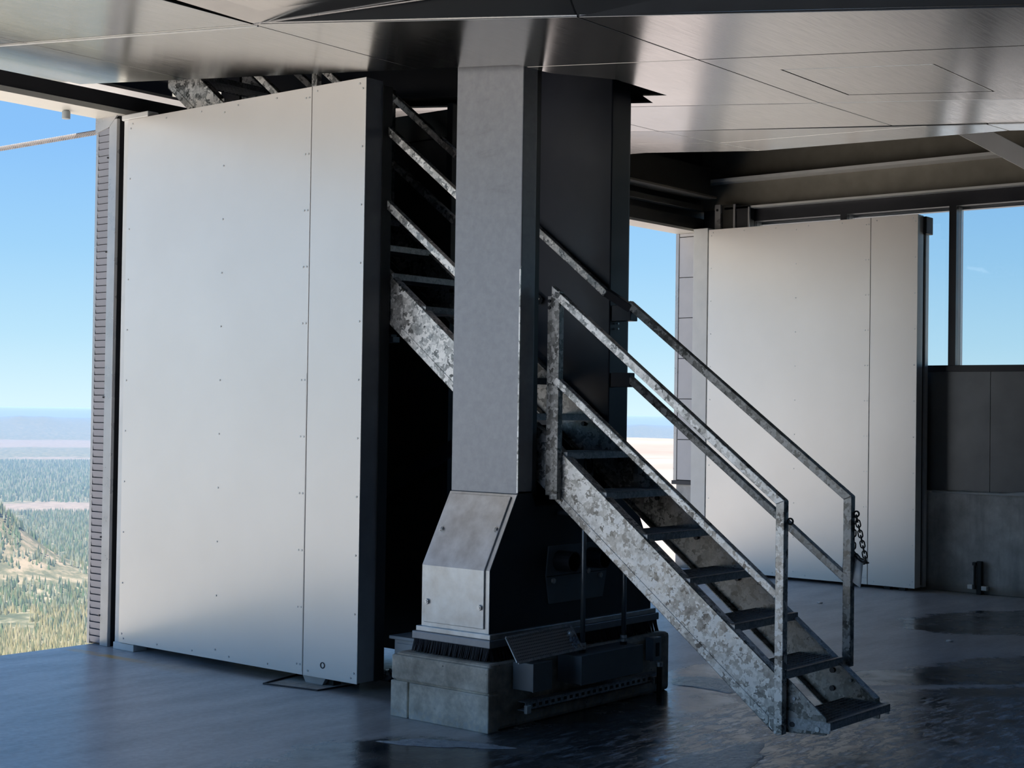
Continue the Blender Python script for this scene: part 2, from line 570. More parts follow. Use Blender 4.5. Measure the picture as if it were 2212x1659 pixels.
G().box(13.12, 13.22, 8.10, 8.32, 0.03, 3.46).obj('seal', 'black', tr_)

# ---- right wall: concrete upstand, sheet panel, window band, beam
wr = sroot('wall_right', (13.4, 3, 0))
G().box(13.27, 13.9, YMIN, 7.70, 0, 0.915).obj('concrete_upstand', 'wall_concrete', wr, 0.008)
for i in range(5):
    y1 = 7.70 - i * 2.45
    G().box(XW, 13.42, max(YMIN, y1 - 2.444), y1, 0.915, 2.02).obj('panel', 'wall_sheet', wr)
G().box(XW - 0.02, 13.5, YMIN, 7.78, 3.545, 3.69).obj('head_band', 'frame_black', wr)
G().box(XW - 0.02, 13.5, 7.76, 8.3, 0.86, 3.69).obj('end_band', 'frame_black', wr)
G().box(XW + 0.02, 13.5, YMIN, 8.5, 3.69, 4.75).obj('beam_web', 'brown_beam', wr)
G().box(13.19, 13.5, YMIN, 8.0, 3.672, 3.694).obj('beam_flange', 'trim_white', wr)
G().box(13.14, 13.5, YMIN, 8.30, 3.955, 3.985).obj('beam_flange', 'trim_white', wr)
# window: frame, mullions, panes
wn = sroot('window_1', (13.36, 5, 2.05))
G().box(13.28, 13.42, YMIN, 7.76, 2.015, 2.075).obj('sill', 'frame_black', wn, 0.003)
G().box(13.42, 13.50, YMIN, 7.76, 3.522, 3.546).obj('head_frame', 'frame_grey', wn)
mys = [7.745, 6.727, 5.625, 4.52, 3.42, 2.32, 1.22, 0.1, -1.0, -2.1, -3.2, -4.3, -5.4]
for y in mys:
    G().box(13.28, 13.33, y - 0.045, y + 0.025, 2.075, 3.546).obj('mullion', 'frame_black', wn)
    G().box(13.33, 13.44, y - 0.045, y + 0.02, 2.075, 3.546).obj('mullion_cover', 'frame_grey', wn)
for a, b in zip(mys[:-1], mys[1:]):
    G().box(13.40, 13.406, b + 0.022, a - 0.046, 2.075, 3.53).obj('pane', 'glass', wn)

# beam along the far wall at the right corner, and the corner post
tb = sroot('trim_3', (12.5, 8.2, 3.8))
G().box(10.9, 13.14, 8.14, 8.17, 3.80, 4.1).obj('beam_web', 'dark_metal', tb)
G().box(10.9, 13.14, 8.06, 8.26, 3.785, 3.805).obj('beam_flange', 'brown_beam', tb)
G().box(10.9, 13.10, 8.20, 8.29, 3.66, 3.72).obj('track_rail', 'dark_metal', tb, 0.004)
G().box(13.16, 13.19, 8.03, 8.095, 3.47, 3.725).obj('splice_plate', 'trim_grey', tb)
G().tube([(13.155, 8.066, 3.67), (13.165, 8.066, 3.67)], 0.013, 10).obj('bolt_hole', 'black', tb)
G().box(13.19, 13.28, 7.86, 8.03, 3.3, 3.72).obj('corner_post', 'dark_metal', tb)
G().box(13.17, 13.20, 7.865, 7.885, 3.47, 3.72).obj('post_flange', 'trim_grey', tb)
G().box(13.19, 13.27, 7.70, 7.86, 3.3, 3.70).obj('corner_post', 'black_paint', tb)
G().box(13.17, 13.20, 7.70, 7.715, 3.47, 3.68).obj('post_flange', 'trim_grey', tb)

# ================================================================== DOORS
def screws(pts, x, parent, r=0.006):
    g = G()
    for y, z in pts:
        g.tube([(x - 0.003, y, z), (x + 0.003, y, z)], r, 6)
    return g.obj('screws', 'bolt', parent, kind='stuff')

def door_leaf(name, x0, y0, y1, yseam, z0, z1, thick, edge):
    d = sroot(name, (x0, (y0 + y1) / 2, z0))
    G().box(x0 + 0.006, x0 + thick, y0, y1, z0 + 0.004, z1).obj('core', edge, d)
    G().box(x0, x0 + 0.006, y0, yseam - 0.003, z0, z1 + 0.002).obj('panel', 'door', d, 0.0015)
    G().box(x0, x0 + 0.006, yseam + 0.003, y1, z0, z1 + 0.002).obj('panel', 'door', d, 0.0015)
    pts = []
    for i in range(11):
        z = z0 + 0.06 + i * (z1 - z0 - 0.12) / 10
        pts += [(y1 - 0.03, z), (yseam + 0.05, z), (yseam + 0.022, z), (y0 + 0.025, z), (yseam + 0.78, z)]
    for i in range(7):
        y = y0 + 0.05 + i * (y1 - y0 - 0.1) / 6
        pts += [(y, z0 + 0.03), (y, z1 - 0.03)]
    G().box(x0 - 0.0012, x0, yseam + 0.006, yseam + 0.075, z0 + 0.02, z0 + 1.75).obj('lap_strip', 'door', d)
    screws(pts, x0 - 0.001, d)
    return d

d1 = door_leaf('door_1', 6.03, 6.012, 8.205, 6.455, 0.05, 3.472, 0.135, 'frame_grey')
G().box(6.052, 6.18, 8.208, 8.277, 0, 3.492).obj('door_post', 'trim_white', d1, 0.004)
G().box(6.04, 6.15, 8.06, 8.277, 0, 0.046).obj('post_foot', 'trim_white', d1, 0.004)
G().box(6.03, 6.12, 8.00, 8.277, 3.474, 3.512).obj('top_bracket', 'trim_white', d1, 0.006)
G().prism([(6.07, 6.50, 0.048), (6.07, 6.30, 0.048), (6.07, 6.33, 0.002), (6.07, 6.47, 0.002)], (0.03, 0, 0)).obj('floor_guide', 'trim_grey', d1)
G().box(6.10, 6.16, 6.27, 6.33, 0.0, 0.048).obj('guide_block', 'black', d1)
g = G()
g.tube([(6.028, 6.288 + 0.016 * math.cos(t * math.pi / 8), 0.125 + 0.016 * math.sin(t * math.pi / 8)) for t in range(16)], 0.003, 6, True)
g.obj('lock_ring', 'bolt_dark', d1)
G().box(6.165, 6.24, 6.005, 6.05, 0.05, 3.45).obj('edge_seal', 'black', d1)

d2 = door_leaf('door_2', 12.97, 5.815, 8.045, 6.28, 0.03, 3.447, 0.12, 'trim_white')
G().box(13.095, 13.145, 5.83, 5.87, 0.05, 3.44).obj('edge_seal', 'black', d2)
G().box(13.15, 13.215, 5.815, 5.86, 0.03, 3.40).obj('cover_strip', 'trim_white', d2)
G().box(13.085, 13.235, 5.785, 5.86, 3.28, 3.44).obj('end_cap', 'black', d2, 0.006)
for y in (6.40, 6.1, 5.95):
    G().box(13.0, 13.06, y - 0.03, y + 0.03, 0.0, 0.032).obj('floor_guide', 'black', d2)

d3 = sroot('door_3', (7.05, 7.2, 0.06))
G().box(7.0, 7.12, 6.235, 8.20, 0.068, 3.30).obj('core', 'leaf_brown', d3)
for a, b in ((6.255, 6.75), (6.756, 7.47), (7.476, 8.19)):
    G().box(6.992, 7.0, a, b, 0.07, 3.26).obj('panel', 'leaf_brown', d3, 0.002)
G().box(6.985, 7.13, 6.235, 8.20, 3.30, 3.475).obj('top_rail', 'dark_metal', d3, 0.004)
G().box(6.98, 7.13, 6.20, 6.245, 0.068, 3.51).obj('edge_seal', 'black', d3)

# ================================================================== LIFT MACHINERY HOUSING (soffit)
def zs(y):
    return 3.384 + 0.1 * (y - 4.885)
hs = thing('machinery_housing', (7.2, 4.9, 3.4), 'brushed metal lift machinery housing hanging overhead with a panelled underside', 'lift housing')
PG = 0.005

def inset(poly, d):
    n = len(poly)
    a = sum(poly[i][0] * poly[(i + 1) % n][1] - poly[(i + 1) % n][0] * poly[i][1] for i in range(n))
    sgn = 1 if a > 0 else -1
    out = []
    for i in range(n):
        p0, p1, p2 = (Vector(poly[(i + j) % n]) for j in (-1, 0, 1))
        e1, e2 = (p1 - p0).normalized(), (p2 - p1).normalized()
        n1, n2 = Vector((-e1.y, e1.x)) * sgn, Vector((-e2.y, e2.x)) * sgn
        b = n1 + n2
        b = b / max(0.3, b.dot(n1))
        out.append(tuple(p1 + b * d))
    return out

def spanel(poly, dz=None, name='panel'):
    q = inset(poly, PG)
    dz = dz or (lambda x, y: 0.0)
    pts = [(x, y, zs(y) + dz(x, y)) for x, y in q]
    return G().prism(pts, (0, 0, 0.012)).obj(name, 'soffit', hs, 0.0015)

def la(y):
    return 4.82 if y >= 5.58 else 4.82 + (5.58 - y) * 0.162
ysm = [11.5, 9.45, 7.555, 5.585, 3.832, 1.95, 0.15, -1.6]
for a, b in zip(ysm[:-1], ysm[1:]):
    if b > 5.5:
        spanel([(la(a), a), (la(b), b), (6.0, b), (6.0, a)])
    elif a > 5.5:
        spanel([(la(a), a), (la(b), b), (6.06, b), (6.06, 4.885), (6.0, 4.885), (6.0, a)])
    else:
        spanel([(la(a), a), (la(b), b), (6.06, b), (6.06, a)])
# outermost strip, level with the soffit at the left, a rising fascia towards the right
for a, b in ((11.5, 9.45), (9.45, 7.555), (7.555, 5.585)):
    spanel([(3.6, a), (3.6, b), (4.82, b), (4.82, a)])
A = Vector((4.822, 5.575, zs(5.575)))
B = Vector((la(3.838), 3.838, zs(3.838)))
T = Vector((5.30, 4.065, 3.516))
C2 = Vector((la(1.95), 1.95, zs(1.95)))
T2 = Vector((5.62, 2.2, 3.50))
E2 = Vector((la(-1.6), -1.6, zs(-1.6)))
V2 = Vector((6.0, -1.4, 3.6))
dn = Vector((0, -0.010, 0))
G().prism([A, B, T], (0.010, 0, 0.006)).obj('fascia', 'fascia', hs)
G().prism([B + dn, C2, T2, T + dn], (0.010, 0, 0.006)).obj('fascia', 'fascia', hs)
G().prism([C2 + dn, E2, V2, T2 + dn], (0.010, 0, 0.006)).obj('fascia', 'fascia', hs)
# panels of the next level beyond the diagonal fold
G().prism([A + Vector((0, -0.008, 0)), T + Vector((-0.01, 0.006, 0.012)), (3.7, 3.9, 3.72), (3.6, 5.565, A.z + 0.03)], (0, 0, 0.012)).obj('panel', 'soffit', hs)
# thin pale bars painting the light caught along the folds
G().bar((4.86, 8.6, zs(8.6) - 0.001), A + Vector((0.03, 0.01, -0.001)), 0.010, 0.006, (1, 0, 0)).obj('fold_highlight', 'trim_white', hs)
G().bar(A + Vector((-0.004, 0, -0.001)), T + Vector((-0.02, 0, 0.004)), 0.007, 0.006, (1, 0, 0)).obj('fold_highlight', 'trim_grey', hs)
# strips right of the tower
ld = lambda y: 8.34 if y >= 5.56 else 8.34 - (5.56 - y) * 0.095
ed = lambda y: 9.67 if y >= 5.56 else 9.67 - (5.56 - y) * 0.53
tilt = lambda x, y: 0.0
spanel([(6.06, 3.832), (7.29, 3.832), (7.29, 5.585), (7.17, 5.585), (7.17, 4.84), (6.95, 4.76), (6.95, 4.60), (6.47, 4.60), (6.24, 4.86), (6.06, 4.885)])
# panel with the access hatch: four pieces round the hatch hole
h0, h1, hy0, hy1 = 6.37, 7.07, 2.79, 3.555
g = G()
def ringpiece(poly):
    g.prism([(x, y, zs(y)) for x, y in poly], (0, 0, 0.012))
xa, xb, ya, yb = 6.065, 7.285, 1.955, 3.827
e_ = 0.006
ringpiece([(xa, ya), (xb, ya), (xb, hy0 - e_), (xa, hy0 - e_)])
ringpiece([(xa, hy1 + e_), (xb, hy1 + e_), (xb, yb), (xa, yb)])
ringpiece([(xa, hy0 - e_), (h0 - e_, hy0 - e_), (h0 - e_, hy1 + e_), (xa, hy1 + e_)])
ringpiece([(h1 + e_, hy0 - e_), (xb, hy0 - e_), (xb, hy1 + e_), (h1 + e_, hy1 + e_)])
bmesh.ops.remove_doubles(g.b, verts=g.b.verts, dist=0.0005)
g.obj('panel', 'soffit', hs)
spanel([(h0, hy0), (h1, hy0), (h1, hy1), (h0, hy1)], name='access_hatch')
for a, b in ((1.95, 0.15), (0.15, -1.6)):
    spanel([(6.06, a), (7.29, a), (7.29, b), (6.06, b)])
spanel([(7.17, 5.585), (7.29, 5.585), (7.29, 8.7), (7.17, 8.7)])
dzL = lambda x, y: max(0.0, (x - 7.29)) * 0.018
for a, b in ((8.7, 5.57), (5.57, 3.832), (3.832, 1.95), (1.95, 0.15)):
    spanel([(7.29, a), (ld(a), a), (ld(b), b), (7.29, b)], dzL)
dzE = lambda x, y: 0.019 + (x - 8.34) * 0.045
spanel([(8.34, 5.57), (9.10, 5.57), (9.15, 6.3), (9.2, 8.7), (8.34, 8.7)], dzE)
spanel([(9.10, 5.57), (9.67, 5.57), (9.85, 6.7), (9.97, 6.95), (9.97, 8.7), (9.2, 8.7), (9.15, 6.3)], dzE)
spanel([(ld(5.57), 5.57), (9.10, 5.57), (8.17, 3.62)], dzE)
spanel([(9.10, 5.57), (9.67, 5.57), (ed(3.24), 3.24), (ld(3.24), 3.24), (8.17, 3.62)], dzE)
spanel([(ld(3.24), 3.24), (ed(3.24), 3.24), (8.36, 2.6), (8.2, 1.0), (ld(1.0), 1.0)], dzE)
# dark body above the panels
def body(poly, z1, up=0.03):
    pts = [(x, y, zs(y) + up) for x, y in poly]
    b = G()
    lo = [b.b.verts.new(p) for p in pts]
    hi = [b.b.verts.new((p[0], p[1], z1)) for p in pts]
    n = len(lo)
    b.b.faces.new(lo)
    b.b.faces.new(hi[::-1])
    for i in range(n):
        b.b.faces.new((lo[i], lo[(i + 1) % n], hi[(i + 1) % n], hi[i]))
    return b.obj('housing_body', 'black_paint', hs)
body([(3.7, 11.4), (3.7, 5.62), (4.9, 5.60), (5.55, 3.9), (5.85, 1.95), (5.95, -1.5), (6.04, -1.5), (6.04, 4.86), (5.97, 4.88), (5.97, 11.4)], 4.7)
body([(6.07, -1.5), (7.25, -1.5), (7.25, 3.9), (7.25, 4.5), (6.07, 4.5)], 4.7)
body([(7.28, -1.5), (7.9, -1.5), (8.1, 3.2), (9.3, 5.57), (9.5, 8.25), (7.22, 8.25), (7.22, 4.95)], 4.7, 0.075)

# ================================================================== SUPPORT TOWER
TY0, TY1 = 4.885, 5.345
tw = thing('support_tower', (6.55, 5.11, 0.335), 'grey steel lift support tower with a flared boot standing on the concrete plinth', 'support tower')
G().box(6.05, 6.17, TY0, TY1, 1.165, 4.3).obj('front_leg', 'tower', tw, 0.006)
G().box(6.90, 7.08, 4.925, 5.45, 1.165, 4.3).obj('rear_leg', 'navy_shade', tw, 0.006)
G().box(6.168, 6.226, 4.905, 5.325, 1.17, 4.3).obj('leg_web', 'black_paint', tw)
G().box(7.083, 7.09, 4.93, 5.38, 1.2, 3.4).obj('rear_flange', 'navy_shade', tw)
prof = [(5.84, 0.455), (5.84, 0.785), (6.05, 1.165), (6.052, 1.185), (6.168, 1.185), (6.20, 1.10), (6.86, 1.10), (6.905, 1.185), (7.08, 1.165), (7.29, 0.785), (7.29, 0.455)]
G().prism([(x, TY0, z) for x, z in prof], (0, TY1 - TY0, 0)).obj('boot', 'navy_shade', tw, 0.004)
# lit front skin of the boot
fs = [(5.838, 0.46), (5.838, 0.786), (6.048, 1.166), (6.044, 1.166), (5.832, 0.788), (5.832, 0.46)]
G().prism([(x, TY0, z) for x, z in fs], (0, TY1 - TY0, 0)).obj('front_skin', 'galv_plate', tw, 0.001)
cp = [(5.831, 0.492), (5.831, 0.784), (6.036, 1.154), (6.028, 1.156), (5.822, 0.788), (5.822, 0.492)]
cov = G().prism([(x, TY0 + 0.028, z) for x, z in cp], (0, TY1 - TY0 - 0.052, 0)).obj('cover_plate', 'galv_plate', tw, 0.003)
hx = G().tube([(-0.012, 0, 0), (0.0, 0, 0)], 0.0145, 6)
hx.tube([(-0.015, 0, 0), (-0.002, 0, 0)], 0.008, 8)
hx = hx.mesh('bolt', 'bolt')
sl_ang = math.atan2(1.156 - 0.788, 6.028 - 5.822)
for y, z in ((TY0 + 0.05, 0.60), (TY1 - 0.05, 0.60)):
    inst('bolt', hx, (5.822, y, z), cov)
for y, t in ((TY0 + 0.05, 0.55), (TY1 - 0.05, 0.50)):
    inst('bolt', hx, (5.822 + 0.206 * t, y, 0.788 + 0.368 * t), cov, (0, math.pi / 2 - sl_ang, 0))
G().box(5.815, 7.31, 4.862, 5.368, 0.443, 0.470).obj('base_flange', 'galv_plate', tw, 0.003)
G().box(5.80, 7.325, 4.850, 5.382, 0.403, 0.443).obj('brush_holder', 'tower', tw, 0.004)
random.seed(3)
br = G()
def bristle(x, y, ox, oy):
    j = lambda a: a + random.uniform(-0.007, 0.007)
    w = 0.004
    p0, p1 = (x, y, 0.415), (j(x + ox), j(y + oy), 0.337 + random.uniform(0, 0.006))
    br.bar(p0, p1, w, w, (0.3, 1, 0))
for i in range(150):
    t = i / 149
    bristle(5.812, 4.86 + t * 0.512, -0.022, 0)
    bristle(5.83, 4.86 + t * 0.512, -0.012, 0)
for i in range(260):
    t = i / 259
    bristle(5.81 + t * 1.5, 4.862, 0, -0.022)
br.box(5.835, 7.29, 4.885, 5.345, 0.337, 0.42)
br.obj('bristle_skirt', 'brush', tw, kind='stuff')
# duct plate with two pipe stubs on the tower's dark side
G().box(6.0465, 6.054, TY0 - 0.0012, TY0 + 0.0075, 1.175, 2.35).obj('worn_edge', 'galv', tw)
dp = G().prism([(6.32, TY0, 0.58), (6.29, TY0, 0.73), (6.31, TY0, 0.885), (6.83, TY0, 0.885), (6.835, TY0, 0.72), (6.80, TY0, 0.58)], (0, -0.008, 0)).obj('duct_plate', 'box_grey', tw)
G().box(6.29, 6.835, TY0 - 0.010, TY0 - 0.0085, 0.722, 0.727).obj('plate_joint', 'black', dp)
for x in (6.40, 6.68):
    st_ = G()
    n = 20
    ro, ri = 0.056, 0.05
    rings = []
    for y, r in ((TY0 - 0.008, ro), (TY0 - 0.11, ro), (TY0 - 0.11, ri), (TY0 - 0.02, ri)):
        rings.append([st_.b.verts.new((x + r * math.cos(2 * math.pi * i / n), y, 0.803 + r * math.sin(2 * math.pi * i / n))) for i in range(n)])
    for a, b in zip(rings[:-1], rings[1:]):
        for i in range(n):
            st_.b.faces.new((a[i], a[(i + 1) % n], b[(i + 1) % n], b[i]))
    st_.b.faces.new(rings[-1])
    st_.obj('pipe_stub', 'black_paint', dp, smooth=False)
for x, z in ((6.345, 0.70), (6.77, 0.70), (6.655, 0.732)):
    inst('bolt', hx, (x, TY0 - 0.008, z), dp, (0, 0, math.pi / 2))

G().box(6.17, 6.90, 5.325, 5.343, 1.0, 1.52).obj('gap_filler', 'black_paint', tw)  # dark plate added to close a bright gap between the legs
# ---- concrete plinth
pl = thing('concrete_plinth', (6.54, 5.11, 0), 'low stained concrete plinth with form joints, under the grey support tower', 'plinth')
G().box(5.735, 7.36, 4.795, 5.44, 0, 0.335).obj('core', 'plinth', pl, 0.022)
G().box(5.722, 5.80, 4.792, 5.452, 0.194, 0.322).obj('course', 'plinth', pl, 0.010)
G().box(5.718, 5.80, 4.785, 5.322, 0.0, 0.187).obj('course', 'plinth', pl, 0.006)
G().box(5.720, 5.80, 5.334, 5.454, 0.0, 0.188).obj('course', 'plinth', pl, 0.006)

# ================================================================== STAIRCASE
XN, XF = 6.25, 6.89
SL = 0.783
sc_ = thing('staircase', (6.57, 3.4, 0.11), 'open galvanised steel staircase with square-tube handrails climbing past the support tower', 'staircase')
zlo = lambda y: 1.118 + SL * (y - 4.777)
zhi = lambda y: 1.391 + SL * (y - 4.760)
def stringer(xo, sgn, y_end, mat):
    g = G()
    t = 0.007
    xi = xo + sgn * t
    ytop = 8.08
    ybot = 3.57
    poly = [(y_end, max(0.115, zlo(y_end))), (y_end, zhi(y_end)), (ytop, zhi(ytop)), (ytop, zlo(ytop))]
    if y_end < ybot:
        poly.append((3.50, zlo(3.50)))
    g.prism([(xo, y, z) for y, z in poly], (sgn * t, 0, 0))
    for f, dz in ((zhi, 0.0), (zlo, 0.009)):
        y0 = y_end if f is zhi else max(y_end, 3.5)
        p = [(xo, y0, f(y0) + dz), (xo, ytop, f(ytop) + dz)]
        g.prism([(xo, y0, f(y0) + dz), (xo, ytop, f(ytop) + dz), (xo, ytop, f(ytop) + dz - 0.009), (xo, y0, f(y0) + dz - 0.009)], (sgn * 0.055, 0, 0))
    return g.obj('stringer', mat, sc_, 0.0015)
sn = stringer(XN, 1, 3.435, 'galv')
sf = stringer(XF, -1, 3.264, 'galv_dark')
# folded lower lip on the outer face (fine line along the bottom edge)
for x, sg in ((XN, -1),):
    G().prism([(x, 3.52, zlo(3.52) + 0.004), (x, 8.0, zlo(8.0) + 0.004), (x, 8.0, zlo(8.0) + 0.055), (x, 3.52, zlo(3.52) + 0.055)], (sg * 0.003, 0, 0)).obj('lower_lip', 'galv', sn, 0.001)
# foot plates
fp = G().prism([(XN + 0.010, 3.227, 0.138), (XN + 0.010, 3.227, 0.212), (XN + 0.010, 3.50, 0.432), (XN + 0.010, 3.50, 0.122), (XN + 0.010, 3.40, 0.124)], (0.008, 0, 0)).obj('foot_plate', 'galv_dark', sc_, 0.001)
for y, z, mt in ((3.27, 0.160, 'bolt'), (3.40, 0.165, 'bolt_dark'), (3.39, 0.285, 'sign_white')):  # white disc is an open hole, the brightness behind it painted in
    G().tube([(XN + 0.003, y, z), (XN + 0.012, y, z)], 0.0125 if mt != 'sign_white' else 0.008, 10).obj('bolt', mt, fp)
for y, z, mt in ((3.515, 0.235, 'bolt_dark'), (3.515, 0.325, 'bolt_dark'), (3.415, 0.285, 'sign_white'), (3.54, 0.375, 'bolt_dark')):  # white one paints a bright see-through hole, the rest are bolts
    G().tube([(XF - 0.018, y, z), (XF - 0.006, y, z)], 0.014 if mt != 'sign_white' else 0.008, 10).obj('bolt', mt, sf)
G().box(XF - 0.008, XF + 0.002, 3.262, 3.29, 0.118, 0.20).obj('end_tab', 'galv_dark', sf)
# treads
TX0, TX1, TD = XN + 0.008, XF - 0.008, 0.245
tg = G()
tg.box(0, TX1 - TX0, 0, 0.004, -0.036, 0.0)
tg.box(0, TX1 - TX0, 0.0, 0.022, -0.004, 0.0)
tg.box(0, TX1 - TX0, TD - 0.004, TD, -0.03, 0.0)
tg.box(0, 0.004, 0.004, TD, -0.05, 0.0)
tg.box(TX1 - TX0 - 0.004, TX1 - TX0, 0.004, TD, -0.05, 0.0)
tm = tg.mesh('tread', 'galv_tread')
gg = G()
for i in range(19):
    x = 0.0315 * (i + 1)
    gg.box(x - 0.0015, x + 0.0015, 0.004, TD - 0.004, -0.026, -0.001)
for j in range(7):
    y = 0.0315 * (j + 0.9)
    gg.box(0.004, TX1 - TX0 - 0.004, y - 0.0015, y + 0.0015, -0.02, 0.0)
gm = gg.mesh('grating', 'grate')
bm_ = G().tube([(0, 0, 0), (-0.012, 0, 0)], 0.013, 8).mesh('bolt', 'bolt_dark')
for i in range(19):
    y, z = 3.205 + 0.2535 * i, 0.197 + 0.1985 * i
    t = inst('tread', tm, (TX0, y, z), sc_)
    q = inst('grating', gm, (0, 0, 0), t)
    q['kind'] = 'stuff'
    inst('bolt', bm_, (TX1 - TX0 - 0.005, 0.10, -0.055), t)
# handrails
HW = 0.042
def rail(name, x, y0, z0, y1, z1, mat='galv', w=HW):
    return G().bar((x, y0, z0), (x, y1, z1), w, w, (1, 0, 0)).obj(name, mat, sc_, 0.004)
XRN = XN - 0.021
XRF = 6.93
def corner(x, yo, yi, zb, zt, yu, slope, mat):
    """end post and handrail meeting in a mitre"""
    hv = HW / math.cos(math.atan(slope))
    zi = zt - hv + slope * (yi - yo)
    zu = zt + slope * (yu - yo)
    x0 = x - HW / 2
    G().prism([(x0, yo, zb), (x0, yo, zt), (x0, yi, zi), (x0, yi, zb)], (HW, 0, 0)).obj('post', mat, sc_, 0.003)
    G().prism([(x0, yo, zt), (x0, yu, zu), (x0, yu, zu - hv), (x0, yi, zi)], (HW, 0, 0)).obj('handrail', mat, sc_, 0.003)
# near side, lower flight
corner(XRN, 3.425, 3.470, 0.118, 1.200, 4.806, 0.764, 'galv')
rail('mid_rail', XRN, 3.462, 0.757, 4.78, 1.764, w=0.039)
G().box(XRN - 0.019, XRN + 0.021, 4.754, 4.806, zlo(4.78) + 0.02, 2.225).obj('post', 'galv_dark', sc_, 0.003)
G().box(XRN - 0.016, XRN + 0.03, 4.806, 4.832, zlo(4.82) + 0.01, 2.20).obj('post_plate', 'galv_dark', sc_)
for z in (2.175, 2.14):
    G().tube([(XRN - 0.024, 4.82, z), (XRN - 0.014, 4.82, z)], 0.009, 8).obj('bolt', 'bolt_dark', sc_)
# near side, upper flight
rail('handrail', XRN, 5.05, 2.45, 7.95, 4.70)
rail('mid_rail', XRN, 5.05, 2.02, 7.95, 4.29)
for y in (5.28, 6.63):
    G().box(XRN - 0.02, XRN + 0.02, y - 0.022, y + 0.022, zlo(y) + 0.1, zhi(y) + 0.82).obj('post', 'galv', sc_, 0.003)
# far side, lower flight
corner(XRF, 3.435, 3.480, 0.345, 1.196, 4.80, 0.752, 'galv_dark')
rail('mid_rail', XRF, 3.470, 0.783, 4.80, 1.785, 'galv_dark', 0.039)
# bracket and jog round the rear leg, inner rail between the legs
G().box(XRF - 0.02, XRF + 0.05, 4.79, 4.884 + 0.036, 2.11, 2.20).obj('rail_bracket', 'navy_shade', sc_, 0.003)
G().box(XRF - 0.02, XRF + 0.03, 4.79, 4.884 + 0.036, 1.74, 1.82).obj('rail_bracket', 'navy_shade', sc_, 0.003)
for z in (2.12, 2.09):
    G().tube([(XRF + 0.03, 4.905, z - 0.02), (XRF + 0.03, 4.918, z - 0.02)], 0.006, 8).obj('bolt', 'bolt', sc_)
G().bar((6.93, 4.80, 2.18), (6.868, 4.935, 2.275), 0.045, 0.045, (1, 0, 0)).obj('rail_joint', 'navy_shade', sc_, 0.003)
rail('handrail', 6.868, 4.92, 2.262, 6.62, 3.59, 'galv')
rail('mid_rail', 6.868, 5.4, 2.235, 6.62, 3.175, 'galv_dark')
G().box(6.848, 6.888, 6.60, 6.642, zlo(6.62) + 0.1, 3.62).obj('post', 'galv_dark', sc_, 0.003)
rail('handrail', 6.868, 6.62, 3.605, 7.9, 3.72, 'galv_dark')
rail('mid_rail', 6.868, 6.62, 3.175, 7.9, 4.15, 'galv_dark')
# eyelets
def ring(cx, cyy, cz, r, w=0.0045, plane='yz'):
    g = G()
    g.tube([(cx, cyy + r * math.cos(a * math.pi / 9), cz + r * math.sin(a * math.pi / 9)) for a in range(18)], w, 6, True)
    return g
ring(XRN, 3.405, 1.105, 0.0135).obj('eyelet', 'chain', sc_)
ring(XRF, 3.418, 1.108, 0.0135).obj('eyelet', 'chain', sc_)

# ---- safety chain hanging from the far post
ch = thing('safety_chain', (XRF, 3.43, 1.1), 'dark steel link chain hanging from the eyelet on the far handrail post', 'chain')
def linkmesh():
    g = G()
    L, r = 0.017, 0.0105
    pts = []
    for a in range(7):
        t = -math.pi / 2 + a * math.pi / 6
        pts.append((0, r * math.sin(t + math.pi / 2) if False else r * math.cos(t + math.pi / 2), 0))
    pts = []
    for a in range(8):
        t = a * math.pi / 7
        pts.append((0, r * math.cos(t), L / 2 + r * math.sin(t)))
    for a in range(8):
        t = math.pi + a * math.pi / 7
        pts.append((0, r * math.cos(t), -L / 2 + r * math.sin(t)))
    g.tube(pts, 0.0038, 6, True)
    return g.mesh('link', 'chain', True)
lm = linkmesh()
def chain_run(p, q, n, sag=0.0):
    p, q = Vector(p), Vector(q)
    for i in range(n):
        t = (i + 0.5) / n
        c = p.lerp(q, t) + Vector((0, 0, -sag * 4 * t * (1 - t)))
        d = (q - p)
        d.z += -sag * 4 * (1 - 2 * t)
        rot = d.to_track_quat('Z', 'X').to_matrix()
        if i % 2:
            rot = rot @ Matrix.Rotation(math.pi / 2, 3, 'Z')
        o = inst('link', lm, c, ch, rot.to_euler())
chain_run((XRF, 3.418, 1.098), (XRF + 0.02, 3.372, 0.868), 9)
chain_run((XRF, 3.430, 1.090), (XRF + 0.03, 3.448, 0.93), 5)
chain_run((XRF + 0.03, 3.448, 0.915), (XRF + 0.02, 3.372, 0.868), 5, 0.012)

# ---- white sign plate on the chain
sg = G()
n = 8
grid = []
for i in range(n + 1):
    t = i / n
    y, x = 3.515 - 0.125 * t, 7.000 - 0.045 * t - 0.012 * math.sin(t * math.pi)
    grid.append([sg.b.verts.new((x - 0.035 * q, y - 0.004 * q, 0.948 - 0.070 * t - 0.137 * q)) for q in (0, 0.5, 1.0)])
for i in range(n):
    for q in range(2):
        sg.b.faces.new((grid[i][q], grid[i + 1][q], grid[i + 1][q + 1], grid[i][q + 1]))
sgo = tag(sg.obj('sign_plate', 'sign_white', smooth=True), 'curled white plastic sign plate hanging on the chain at the stair foot', 'sign')
md = sgo.modifiers.new('solid', 'SOLIDIFY')
md.thickness = 0.003

